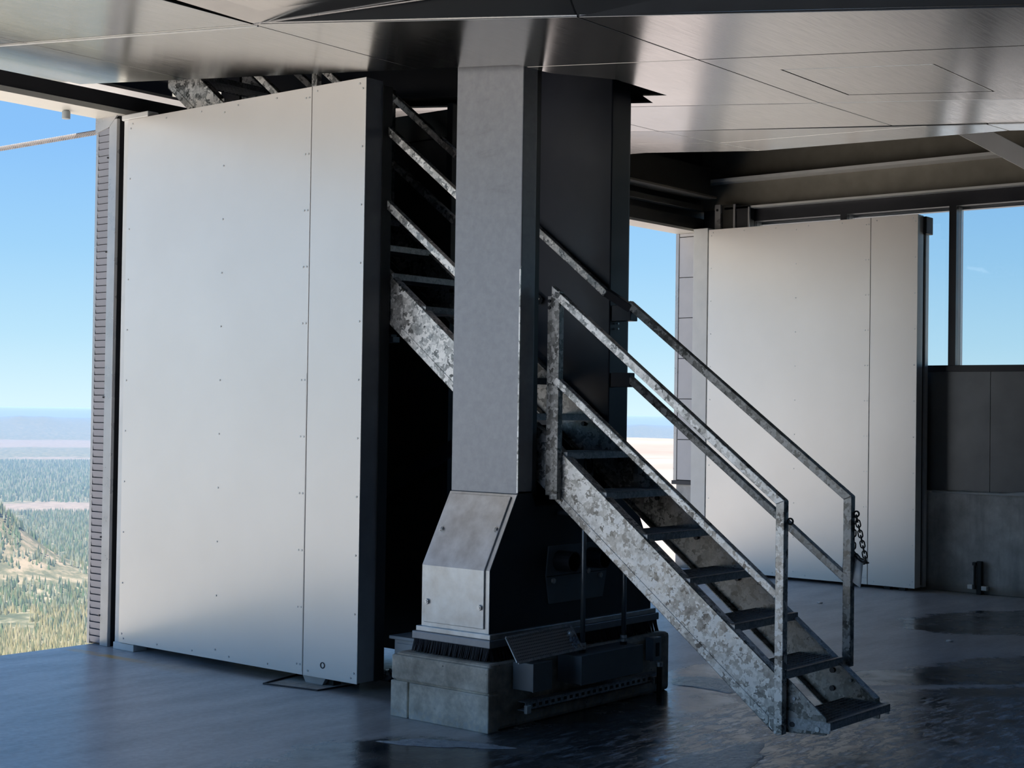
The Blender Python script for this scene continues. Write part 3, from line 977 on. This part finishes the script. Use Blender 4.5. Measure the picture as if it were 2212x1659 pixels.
# ================================================================== THINGS ROUND THE PLINTH
jb = thing('junction_box', (6.5, 4.7, 0.2), 'long dark grey junction box fixed along the side of the concrete plinth', 'junction box')
G().box(6.275, 6.83, 4.632, 4.785, 0.188, 0.335).obj('body', 'box_grey', jb, 0.004)
G().box(6.272, 6.833, 4.625, 4.632, 0.186, 0.338).obj('lid', 'box_grey', jb, 0.002)
jb2 = thing('junction_box', (5.98, 4.7, 0.2), 'small dark grey junction box by the front corner of the plinth', 'junction box')
G().box(5.905, 6.055, 4.656, 4.785, 0.198, 0.337).obj('body', 'box_grey', jb2, 0.004)
G().box(5.902, 6.058, 4.650, 4.656, 0.196, 0.340).obj('lid', 'box_grey', jb2, 0.002)
sw = thing('switch_box', (7.17, 4.72, 0.2), 'narrow grey switch box near the far end of the plinth', 'switch box')
G().box(7.10, 7.18, 4.735, 4.79, 0.20, 0.33).obj('body', 'cab_grey', sw, 0.003)
G().box(7.125, 7.155, 4.731, 4.736, 0.225, 0.30).obj('recess', 'black', sw)
for i, (x, lab) in enumerate(((6.392, 'left'), (6.768, 'right'))):
    cd = thing('conduit', (x, 4.71, 0.33), 'vertical steel conduit rising from the ' + ('front' if i == 0 else 'rear') + ' end of the long junction box', 'conduit', 'conduits from the junction box')
    G().tube([(x, 4.71, 0.36), (x, 4.71, 1.02 if i == 0 else 0.80), (x, 4.80, 1.06 if i == 0 else 0.84), (x, 4.88, 1.06 if i == 0 else 0.84)], 0.0135, 12).obj('pipe', 'conduit', cd, smooth=True)
    cpg = G().tube([(x, 4.71, 0.334), (x, 4.71, 0.352)], 0.019, 12)
    cpg.obj('coupling', 'black', cd)
    G().tube([(x, 4.71, 0.352), (x, 4.71, 0.366)], 0.018, 8).tube([(x, 4.71, 0.370), (x, 4.71, 0.386)], 0.018, 8).obj('compression_nut', 'bolt', cd)

# perforated step plank leaning on the boxes
pp = thing('step_plank', (6.1, 4.74, 0.4), 'perforated metal step plank leaning above the small junction box', 'step plank')
c0, c1, c2, c3 = Vector((5.869, 4.80, 0.457)), Vector((6.402, 4.80, 0.468)), Vector((6.33, 4.675, 0.400)), Vector((5.816, 4.68, 0.352))
ex, ey = (c1 - c0), (c3 - c0)
nn = ex.cross(ey).normalized()
if nn.y > 0:
    nn = -nn
plq = G()
P4 = [c0, c1, c1 + ey, c3]
plq.prism([tuple(p) for p in P4], tuple(-nn * 0.004))
pl_o = plq.obj('plate', 'tread_plate', pp)
rim = G()
for a, b in ((0, 1), (1, 2), (2, 3), (3, 0)):
    rim.bar(P4[a], P4[b], 0.006, 0.014, tuple(nn))
rim.obj('rim', 'galv_tread', pp)
hol = G()
for j in range(8):
    for i in range(38):
        if i > 34 and j > 2:
            continue
        p = c0 + ex * ((i + 0.7) / 39) + ey * ((j + 0.7) / 8.4)
        a, b = ex.normalized() * 0.0038, ey.normalized() * 0.0038
        q = p + nn * 0.0006
        hol.prism([tuple(q - a), tuple(q - b), tuple(q + a), tuple(q + b)], tuple(nn * 0.0006))
hol.obj('perforations', 'black', pp, kind='stuff')
dome = G()
bmesh.ops.create_icosphere(dome.b, subdivisions=2, radius=0.02, matrix=Matrix.Translation(c0 + ex * 0.93 + ey * 0.35 + nn * 0.004))
dome.obj('knob', 'bolt', pp, smooth=True)
dm = G()
random.seed(8)
for i in range(14):
    p = c0 + ex * random.uniform(0.88, 0.98) + ey * random.uniform(0.5, 0.95) + nn * 0.003
    bmesh.ops.create_icosphere(dm.b, subdivisions=1, radius=random.uniform(0.006, 0.011), matrix=Matrix.Translation(p))
dm.obj('ice_lumps', 'ice', pp, kind='stuff', smooth=True)

# slotted strut rail with clamps along the foot of the plinth
stt = thing('strut_rail', (6.6, 4.72, 0.08), 'slotted steel strut rail running low along the dark side of the plinth', 'strut rail')
rl = G()
rl.box(5.95, 7.16, 4.735, 4.785, 0.085, 0.09)
rl.box(5.95, 7.16, 4.735, 4.739, 0.085, 0.13)
rl.box(5.95, 7.16, 4.735, 4.785, 0.128, 0.132)
rl.obj('channel', 'galv_tread', stt)
slm = G().box(-0.012, 0.012, -0.001, 0.001, -0.008, 0.008).mesh('slot', 'black')
for i in range(22):
    inst('slot', slm, (6.02 + i * 0.052, 4.7345, 0.109), stt)
for x in (5.955, 7.10):
    G().box(x - 0.018, x + 0.018, 4.715, 4.735, 0.075, 0.118).obj('clamp', 'bolt', stt, 0.003)
G().tube([(7.11, 4.70, 0.0), (7.11, 4.70, 0.19)], 0.016, 10).obj('drain_pipe', 'black', stt)
G().tube([(7.11, 4.70, 0.175), (7.11, 4.70, 0.20)], 0.020, 10).obj('pipe_collar', 'bolt', stt)

# low cabinet behind the plinth
cb = thing('low_cabinet', (6.3, 5.75, 0), 'low light grey metal cabinet peeking out behind the plinth', 'cabinet')
G().box(6.21, 6.70, 5.50, 5.895, 0, 0.300).obj('body', 'cab_grey', cb, 0.003)
G().box(6.195, 6.72, 5.49, 5.925, 0.300, 0.318).obj('top', 'cab_grey', cb, 0.003)
G().box(6.203, 6.21, 5.52, 5.87, 0.03, 0.28).obj('door', 'cab_grey', cb, 0.002)

# crumpled sheet on the floor between door and plinth
random.seed(5)
cs = G()
n = 14
vs = [[cs.b.verts.new((6.40 + 0.34 * i / n + random.uniform(-.01, .01), 6.02 + 0.38 * j / n + random.uniform(-.01, .01), 0.004 + 0.045 * random.random() * math.sin(math.pi * i / n) * math.sin(math.pi * j / n) + 0.002 * (i + j) / n)) for j in range(n + 1)] for i in range(n + 1)]
for i in range(n):
    for j in range(n):
        cs.b.faces.new((vs[i][j], vs[i + 1][j], vs[i + 1][j + 1], vs[i][j + 1]))
tag(cs.obj('crumpled_sheet', 'foil'), 'crumpled shiny plastic sheet on floor between open left door and plinth', 'plastic sheet')

# dark bracing and pole seen behind the tower
bp = thing('cross_brace', (6.95, 6.4, 0.1), 'dark diagonal steel brace in shadow behind the tower', 'brace')
G().bar((6.93, 7.0, 0.92), (6.93, 5.75, 1.55), 0.03, 0.09, (1, 0, 0)).obj('diagonal', 'navy_shade', bp)
G().bar((6.95, 7.2, 1.80), (6.95, 5.7, 1.80), 0.03, 0.12, (1, 0, 0)).obj('cross_bar', 'navy_shade', bp)
tag(G().tube([(6.70, 5.88, 0.9), (6.70, 5.88, 1.70)], 0.009, 10).obj('thin_pole', 'conduit'), 'thin grey pole standing in the shadow behind the tower', 'pole')
lamp = thing('strip_light', (6.6, 6.5, 1.98), 'short grey strip light under the stairs beside the open left door', 'light')
G().box(6.56, 6.62, 6.28, 6.62, 2.00, 2.035).obj('housing', 'cab_grey', lamp, 0.004)
G().box(6.565, 6.615, 6.30, 6.60, 2.035, 2.05).obj('diffuser', 'box_grey', lamp, 0.003)
g = G()
g.tube([(6.58, 6.42 + 0.085 * math.cos(a * math.pi / 14), 1.90 + 0.10 * math.sin(a * math.pi / 14)) for a in range(28)], 0.0035, 6, True)
g.obj('cable_loop', 'black', lamp)

# prohibition sign between the treads
tg_ = thing('warning_sign', (6.80, 5.0, 1.3), 'small square no-touching sign with a barred hand, behind the upper treads', 'sign')
G().box(6.575, 6.800, 4.950, 4.955, 1.240, 1.380).obj('plate', 'cab_grey', tg_)
sy = 4.947
cx, cz, rr = 6.746, 1.308, 0.037
g = G()
g.tube([(cx + rr * math.cos(a * math.pi / 14), sy, cz + rr * 1.35 * math.sin(a * math.pi / 14)) for a in range(28)], 0.0042, 6, True)
g.bar((cx - rr * 0.7, sy, cz + rr * 0.95), (cx + rr * 0.7, sy, cz - rr * 0.95), 0.005, 0.006, (0, 1, 0))
g.obj('prohibition_ring', 'ink', tg_)
g = G()
g.bar((cx, sy, cz - 0.032), (cx, sy, cz - 0.004), 0.004, 0.022, (0, 1, 0))
for dx, h in ((-0.009, 0.022), (-0.003, 0.028), (0.003, 0.026), (0.009, 0.02)):
    g.bar((cx + dx, sy, cz - 0.004), (cx + dx * 1.3, sy, cz + h), 0.004, 0.0048, (0, 1, 0))
g.bar((cx + 0.008, sy, cz - 0.018), (cx + 0.02, sy, cz + 0.002), 0.004, 0.0055, (0, 1, 0))
g.obj('hand_symbol', 'ink', tg_)

# floor bolt latch at the concrete wall
fl = thing('floor_bolt', (13.2, 5.32, 0), 'black upright floor bolt with silver clamp at the foot of the concrete wall', 'floor bolt')
G().box(13.205, 13.25, 5.285, 5.335, 0.0, 0.30).obj('bolt_rod', 'black', fl, 0.006)
G().tube([(13.20, 5.345, 0.05), (13.20, 5.345, 0.285)], 0.012, 10).obj('slide_rod', 'chain', fl)
G().box(13.19, 13.24, 5.335, 5.365, 0.262, 0.29).obj('catch', 'black', fl)
G().box(13.20, 13.25, 5.365, 5.415, 0.045, 0.085).obj('clamp', 'bolt', fl, 0.004)
G().box(13.20, 13.25, 5.235, 5.285, 0.04, 0.08).obj('clamp', 'bolt', fl, 0.004)

# tarpaulin on the concrete ledge
random.seed(11)
tp = G()
n, m2 = 26, 4
vs = []
for i in range(n + 1):
    y = 5.78 - 2.2 * i / n
    row = []
    for j in range(m2 + 1):
        hump = 0.045 * max(0, math.sin(math.pi * min(1, max(0, (i - 8) / 14)))) if j in (1, 2, 3) else 0
        row.append(tp.b.verts.new((13.245 + 0.012 * j, y, 0.918 + hump * (1 if j < 3 else .6) + random.uniform(0, 0.006) - (0.018 if j == 0 else 0))))
    vs.append(row)
for i in range(n):
    for j in range(m2):
        tp.b.faces.new((vs[i][j], vs[i + 1][j], vs[i + 1][j + 1], vs[i][j + 1]))
tpo = tp.obj('tarpaulin', 'tarp', smooth=True)
sm = tpo.modifiers.new('solid', 'SOLIDIFY')
sm.thickness = 0.003
tag(tpo, 'rumpled grey sheeting lying along the concrete ledge below the windows', 'sheeting')

# white diagonal strut at upper right
db = thing('diagonal_strut', (11.2, 4.2, 3.7), 'pale grey diagonal steel strut below the windowed corner ceiling', 'strut')
dz_ = lambda y: 3.80 + 0.611 * (y - 4.56)
G().bar((11.0, 5.95, dz_(5.95)), (11.0, 2.30, dz_(2.30)), 0.012, 0.135, (1, 0, 0)).obj('web', 'sign_white', db, 0.002)
G().bar((11.055, 5.85, dz_(5.85) + 0.068), (11.055, 2.30, dz_(2.30) + 0.068), 0.11, 0.010, (1, 0, 0)).obj('flange', 'trim_white', db)
G().box(10.98, 11.12, 2.16, 2.30, 0.0, 4.745).obj('post', 'brown_beam', db, 0.004)

# light under the lintel of the left opening
ll = thing('lintel_sensor', (5.757, 8.5, 3.525), 'small grey cylinder fitting under the cream lintel of the left opening', 'sensor')
G().tube([(5.757, 8.5, 3.470), (5.757, 8.5, 3.52)], 0.027, 18).obj('barrel', 'cab_grey', ll, 0.003, True)
G().tube([(5.757, 8.5, 3.515), (5.757, 8.5, 3.526)], 0.018, 14).obj('stem', 'cab_grey', ll)

# floor drain frame under the left door
fd = thing('floor_drain', (6.0, 6.4, 0), 'sunken square floor drain frame on the floor below the left door edge', 'drain')
g = G()
for a, b in (((5.86, 6.60), (5.93, 6.22)), ((5.93, 6.22), (6.24, 6.20)), ((6.24, 6.20), (6.20, 6.68)), ((6.20, 6.68), (5.86, 6.60))):
    g.bar((*a, 0.002), (*b, 0.002), 0.014, 0.006, (0, 0, 1))
g.obj('frame', 'bolt_dark', fd)
G().prism([(5.88, 6.58, 0.0005), (5.94, 6.24, 0.0005), (6.22, 6.22, 0.0005), (6.19, 6.65, 0.0005)], (0, 0, 0.001)).obj('cover', 'plinth', fd)

# steel cable outside, twisted strands
rg = G()
R1, strands = 0.0185, 6
x0, z0 = 6.60, 3.55
y0c, y1c, stp = 8.57, 13.0, 0.005
ns = 18
prev = None
i = 0
pz = lambda y: 3.600 + 0.0035 * (y - 9.35)
nstep = int((y1c - y0c) / stp)
for i in range(nstep + 1):
    y = y0c + i * stp
    ringv = []
    for j in range(ns):
        a = 2 * math.pi * j / ns
        r = R1 * (0.72 + 0.36 * abs(math.cos(strands * 0.5 * (a - y * 36.0))))
        ringv.append(rg.b.verts.new((x0 + r * math.cos(a), y, pz(y) + r * math.sin(a))))
    if prev:
        for j in range(ns):
            rg.b.faces.new((prev[j], prev[(j + 1) % ns], ringv[(j + 1) % ns], ringv[j]))
    prev = ringv
tag(rg.obj('steel_cable', 'rope', smooth=False), 'twisted steel cable crossing the sky outside the left opening', 'cable')

# ice sheets on the wet floor
def ice(cx, cyy, rx, ry, ang, seed, label):
    random.seed(seed)
    g = G()
    n = 48
    ph = [random.uniform(0, 6.28) for _ in range(4)]
    ca, sa = math.cos(ang), math.sin(ang)
    rings = [[g.b.verts.new((cx, cyy, 0.004))]]
    for kk in (0.35, 0.7, 0.93, 1.0):
        row = []
        for i in range(n):
            a = 2 * math.pi * i / n
            rr_ = kk * (1 + 0.13 * math.sin(3 * a + ph[0]) + 0.09 * math.sin(5 * a + ph[1]) + 0.06 * math.sin(9 * a + ph[2]) + 0.03 * math.sin(15 * a + ph[3]))
            u, v = rx * rr_ * math.cos(a), ry * rr_ * math.sin(a)
            row.append(g.b.verts.new((cx + u * ca - v * sa, cyy + u * sa + v * ca, (0.004 if kk < 1 else 0.0006) + random.uniform(-.0004, .0004))))
        rings.append(row)
    for i in range(n):
        g.b.faces.new((rings[0][0], rings[1][i], rings[1][(i + 1) % n]))
    for a, b in zip(rings[1:-1], rings[2:]):
        for i in range(n):
            g.b.faces.new((a[i], b[i], b[(i + 1) % n], a[(i + 1) % n]))
    return tag(g.obj('ice_patch', 'ice', smooth=True), label, 'ice', 'ice patches on the floor')
ice(5.41, 4.80, 0.075, 0.30, 0.53, 1, 'white frosty ice patch on wet floor in front of the plinth')
ice(7.66, 4.72, 0.16, 0.28, -0.35, 2, 'bright wet ice patch on floor beyond the plinth, behind the stairs')
ice(5.92, 3.62, 0.46, 0.17, 0.10, 4, 'grainy ice sheet on floor left of the stair foot')
# bits of debris
for (x, y, lab) in ((10.3, 4.35, 'small white crumb of ice on dry floor right of the stairs'), (11.6, 6.05, 'tiny pale crumb of ice on floor before the right door')):
    g = G()
    bmesh.ops.create_icosphere(g.b, subdivisions=1, radius=0.022, matrix=Matrix.Translation((x, y, 0.006)) @ Matrix.Diagonal((1, 1.4, 0.45, 1)))
    tag(g.obj('ice_crumb', 'sign_white'), lab, 'ice')

# ================================================================== OUTSIDE
def sstep(a, b, x):
    t = max(0.0, min(1.0, (x - a) / (b - a)))
    return t * t * (3 - 2 * t)
def hsh(x, y):
    v = math.sin(x * 12.9898 + y * 78.233) * 43758.5453
    return v - math.floor(v)
def vnoise(x, y):
    xi, yi = math.floor(x), math.floor(y)
    fx, fy = x - xi, y - yi
    fx, fy = fx * fx * (3 - 2 * fx), fy * fy * (3 - 2 * fy)
    a, b, c, d = hsh(xi, yi), hsh(xi + 1, yi), hsh(xi, yi + 1), hsh(xi + 1, yi + 1)
    return a + (b - a) * fx + (c - a) * fy + (a - b - c + d) * fx * fy
def fbm(x, y, o=4):
    s, a, f_ = 0, 0.5, 1
    for _ in range(o):
        s += a * vnoise(x * f_, y * f_)
        a *= 0.5
        f_ *= 2.03
    return s
HC = (2650 * math.cos(R(59.7)), 2650 * math.sin(R(59.7)))
def terrain(d, az):
    """ground height at distance d (m) and heading az (deg from +X)"""
    x, y = d * math.cos(R(az)), d * math.sin(R(az))
    w = sstep(44, 52, az) * (1 - sstep(118, 150, az))
    steep = -1.0 - 0.21 * d if d < 1420 else -299.0
    should = -1.2 - 0.014 * max(0, d - 12) if d < 330 else -5.65 - 0.33 * (d - 330)
    should += (fbm(x / 60, y / 60) - 0.5) * min(9, d * 0.035) if d < 600 else 0
    should = max(should, -300.0)
    h = steep * w + should * (1 - w)
    if d > 1300:
        h += (fbm(x / 300, y / 300) - 0.5) * 14
        r_ = math.hypot(x - HC[0], y - HC[1])
        h += 140 * math.exp(-(r_ / 130) ** 2) + 40 * math.exp(-(r_ / 290) ** 2)
    if d > 13500:
        rg_ = sstep(13500, 19000, d) * (1 - 0.4 * sstep(21000, 30000, d))
        h = min(-300 + rg_ * (76 + 14 * (fbm(az * 1.7 + 3.3, 7.7, 3) - 0.5) + 48 * math.exp(-((az - 57.25) / 0.42) ** 2) + 40 * math.exp(-((az - 56.45) / 0.33) ** 2) + 30 * math.exp(-((az - 34.2) / 0.4) ** 2)), -166)
    return max(h, -330)
ds = [2, 6, 10.5, 13, 17, 23, 32, 45, 65, 95, 140, 200, 260, 330, 420, 560, 800, 1100, 1400, 1600]
d = 1600
while d < 6000:
    d += 75
    ds.append(d)
while d < 30000:
    d *= 1.05
    ds.append(d)
azs = []
a = 0.0
while a < 360.0001:
    azs.append(a)
    fine = (30 < a < 40) or (52 < a < 63)
    a += 0.25 if fine else 2.5
me = bpy.data.meshes.new('valley_terrain')
vv, ff = [], []
for dd in ds:
    for az in azs:
        vv.append((dd * math.cos(R(az)), dd * math.sin(R(az)), terrain(dd, az) if dd > 11 else -1.2))
na = len(azs)
for i in range(len(ds) - 1):
    for j in range(na - 1):
        # the building footprint covers the innermost ring
        ff.append((i * na + j, i * na + j + 1, (i + 1) * na + j + 1, (i + 1) * na + j))
me.from_pydata(vv, [], ff)
for p in me.polygons:
    p.use_smooth = True
k = N('terrain')
sp = k.n('SeparateXYZ')
k.lk(k.pos(), sp.inputs[0])
dist = k.math('SQRT', k.math('ADD', k.math('MULTIPLY', sp.outputs[0], sp.outputs[0]), k.math('MULTIPLY', sp.outputs[1], sp.outputs[1])))
n1 = k.noise(0.004, 6, 0.6)
n2 = k.noise(0.03, 5, 0.65)
dj = k.math('ADD', dist, k.math('MULTIPLY', k.math('SUBTRACT', n1, 0.5), 900))
sand = k.ramp(k.noise(0.02, 5), [(0.3, (0.68, 0.60, 0.51)), (0.7, (0.82, 0.73, 0.63))])
forest = k.ramp(n2, [(0.38, (0.08, 0.095, 0.06)), (0.50, (0.14, 0.145, 0.09)), (0.62, (0.30, 0.265, 0.19))])
meadow = k.ramp(n2, [(0.35, (0.20, 0.165, 0.135)), (0.7, (0.34, 0.28, 0.23))])
bands = k.n('ValToRGB')
el = bands.color_ramp.elements
bands.color_ramp.interpolation = 'LINEAR'
stops = [(0.0, 0), (0.215, 0), (0.222, 1), (0.238, 1), (0.246, 0), (0.428, 0), (0.431, 1), (0.438, 1), (0.442, 0), (0.535, 0), (0.55, 1), (0.65, 1), (0.67, 0)]
for i, (p, c) in enumerate(stops):
    q = el[i] if i < 2 else el.new(p)
    q.position = p
    q.color = (c, c, c, 1)
k.lk(k.math('DIVIDE', dj, 20000.0), bands.inputs[0])
c = k.mix(bands.outputs[0], forest, meadow)
pum = k.ramp(k.noise(0.03, 6), [(0.35, (0.28, 0.235, 0.21)), (0.65, (0.40, 0.345, 0.31))])
sand = k.mix(k.math('MULTIPLY', k.mr(k.math('SUBTRACT', sp.outputs[0], k.math('MULTIPLY', sp.outputs[1], 0.7)), 0, 4, 0, 1), k.mr(sp.outputs[1], 4, 12, 0, 1)), sand, pum)
c = k.mix(k.mr(dist, 700, 1100, 0, 1), sand, c)
hx_ = k.math('SUBTRACT', sp.outputs[0], HC[0])
hy_ = k.math('SUBTRACT', sp.outputs[1], HC[1])
hd = k.math('SQRT', k.math('ADD', k.math('MULTIPLY', hx_, hx_), k.math('MULTIPLY', hy_, hy_)))
c = k.mix(k.math('MULTIPLY', k.mr(hd, 150, 300, 1, 0), k.mr(n2, 0.45, 0.58, 0.15, 0.8)), c, (0.33, 0.255, 0.18))
k.base(c).set(rough=0.95, spec=0.1)
me.materials.append(k.m)
to = bpy.data.objects.new('ground', me)
COL.objects.link(to)
to['kind'] = 'structure'

# conifers on the valley floor
def cone_forest(name, n, d0, d1, az0, az1, hmin, hmax, mats, seed, keep=None):
    random.seed(seed)
    V_, F_, mi = [], [], []
    cnt = 0
    while cnt < n:
        d_ = math.sqrt(random.uniform(d0 * d0, d1 * d1))
        az = random.uniform(az0, az1)
        x, y = d_ * math.cos(R(az)), d_ * math.sin(R(az))
        if keep and not keep(x, y, d_):
            cnt += 0.25
            continue
        cnt += 1
        z = terrain(d_, az) - 0.8
        h = random.uniform(hmin, hmax)
        r_ = h * random.uniform(0.14, 0.2)
        b = len(V_)
        s_ = random.uniform(0, 1)
        for lv, (zz, rr_) in enumerate(((0.05, 1.0), (0.45, 0.62))):
            for q in range(5):
                aa = 2 * math.pi * (q + s_) / 5
                V_.append((x + r_ * rr_ * math.cos(aa), y + r_ * rr_ * math.sin(aa), z + h * zz))
        V_.append((x, y, z + h))
        for q in range(5):
            F_.append((b + q, b + (q + 1) % 5, b + 5 + (q + 1) % 5, b + 5 + q))
            F_.append((b + 5 + q, b + 5 + (q + 1) % 5, b + 10))
        mm = random.randrange(len(mats))
        mi += [mm] * 10
    me = bpy.data.meshes.new(name)
    me.from_pydata(V_, [], F_)
    for mt in mats:
        me.materials.append(mt)
    me.polygons.foreach_set('material_index', mi)
    o = bpy.data.objects.new(name, me)
    COL.objects.link(o)
    o['kind'] = 'stuff'
    return o
def fm(name, c):
    return plain(name, c, 0.9, 0, 0.2, 0.2)
tree_y = [fm('conifer_gold', (0.23, 0.21, 0.105)), fm('conifer_olive', (0.15, 0.16, 0.085)), fm('conifer_straw', (0.30, 0.27, 0.16))]
tree_g = [fm('conifer_green', (0.10, 0.15, 0.08)), fm('conifer_grey', (0.20, 0.22, 0.16)), fm('conifer_dark', (0.06, 0.09, 0.06))]
clr = lambda x, y, d_: fbm(x / 130 + 5, y / 130) > 0.33
onhill = lambda x, y, d_: (fbm(x / 130 + 5, y / 130) > 0.36) and (math.hypot(x - HC[0], y - HC[1]) > 260 or fbm(x / 40, y / 40 + 3) > 0.36)
cone_forest('golden_forest', 6500, 1440, 2250, 51, 64, 8, 15, tree_y, 21, clr)
cone_forest('green_forest', 15000, 2050, 4380, 52, 63.5, 9, 16, tree_g + tree_y[1:2], 22, onhill)
cone_forest('hill_trees', 2600, 2300, 3050, 57.2, 62.5, 8, 15, tree_g + tree_y[1:2], 25, lambda x, y, d_: fbm(x / 45, y / 45 + 9) > 0.40 and math.hypot(x - HC[0], y - HC[1]) < 330)
cone_forest('distant_forest', 9000, 4850, 8300, 53, 61, 12, 20, tree_g, 23)

# haze over the valley
k = N('haze')
k.t.nodes.remove(k.b)
vs_ = k.n('VolumeScatter')
vs_.inputs['Color'].default_value = (0.24, 0.42, 0.68, 1)
vs_.inputs['Density'].default_value = 0.00014
vs_.inputs['Anisotropy'].default_value = 0.0
va_ = k.n('VolumeAbsorption')
va_.inputs['Color'].default_value = (0.35, 0.5, 0.72, 1)
va_.inputs['Density'].default_value = 0.00006
ad_ = k.n('AddShader')
k.lk(vs_.outputs[0], ad_.inputs[0])
k.lk(va_.outputs[0], ad_.inputs[1])
k.lk(ad_.outputs[0], k.t.nodes['Material Output'].inputs['Volume'])
M['haze'] = k.m
hz = G().box(-16000, 30000, 900, 32000, -340, -70).obj('haze', 'haze', kind='stuff')

hz['label'] = 'pale blue haze lying over the valley'
for o in S.objects:
    if o.name == 'golden_forest':
        o['label'] = 'yellow-green conifers nearest below the left opening'
    elif o.name == 'hill_trees':
        o['label'] = 'scattered conifers on the small tan hill at the left edge'
    elif o.name == 'green_forest':
        o['label'] = 'grey-green conifers in the middle of the valley'
    elif o.name == 'distant_forest':
        o['label'] = 'bluish conifers far across the valley'
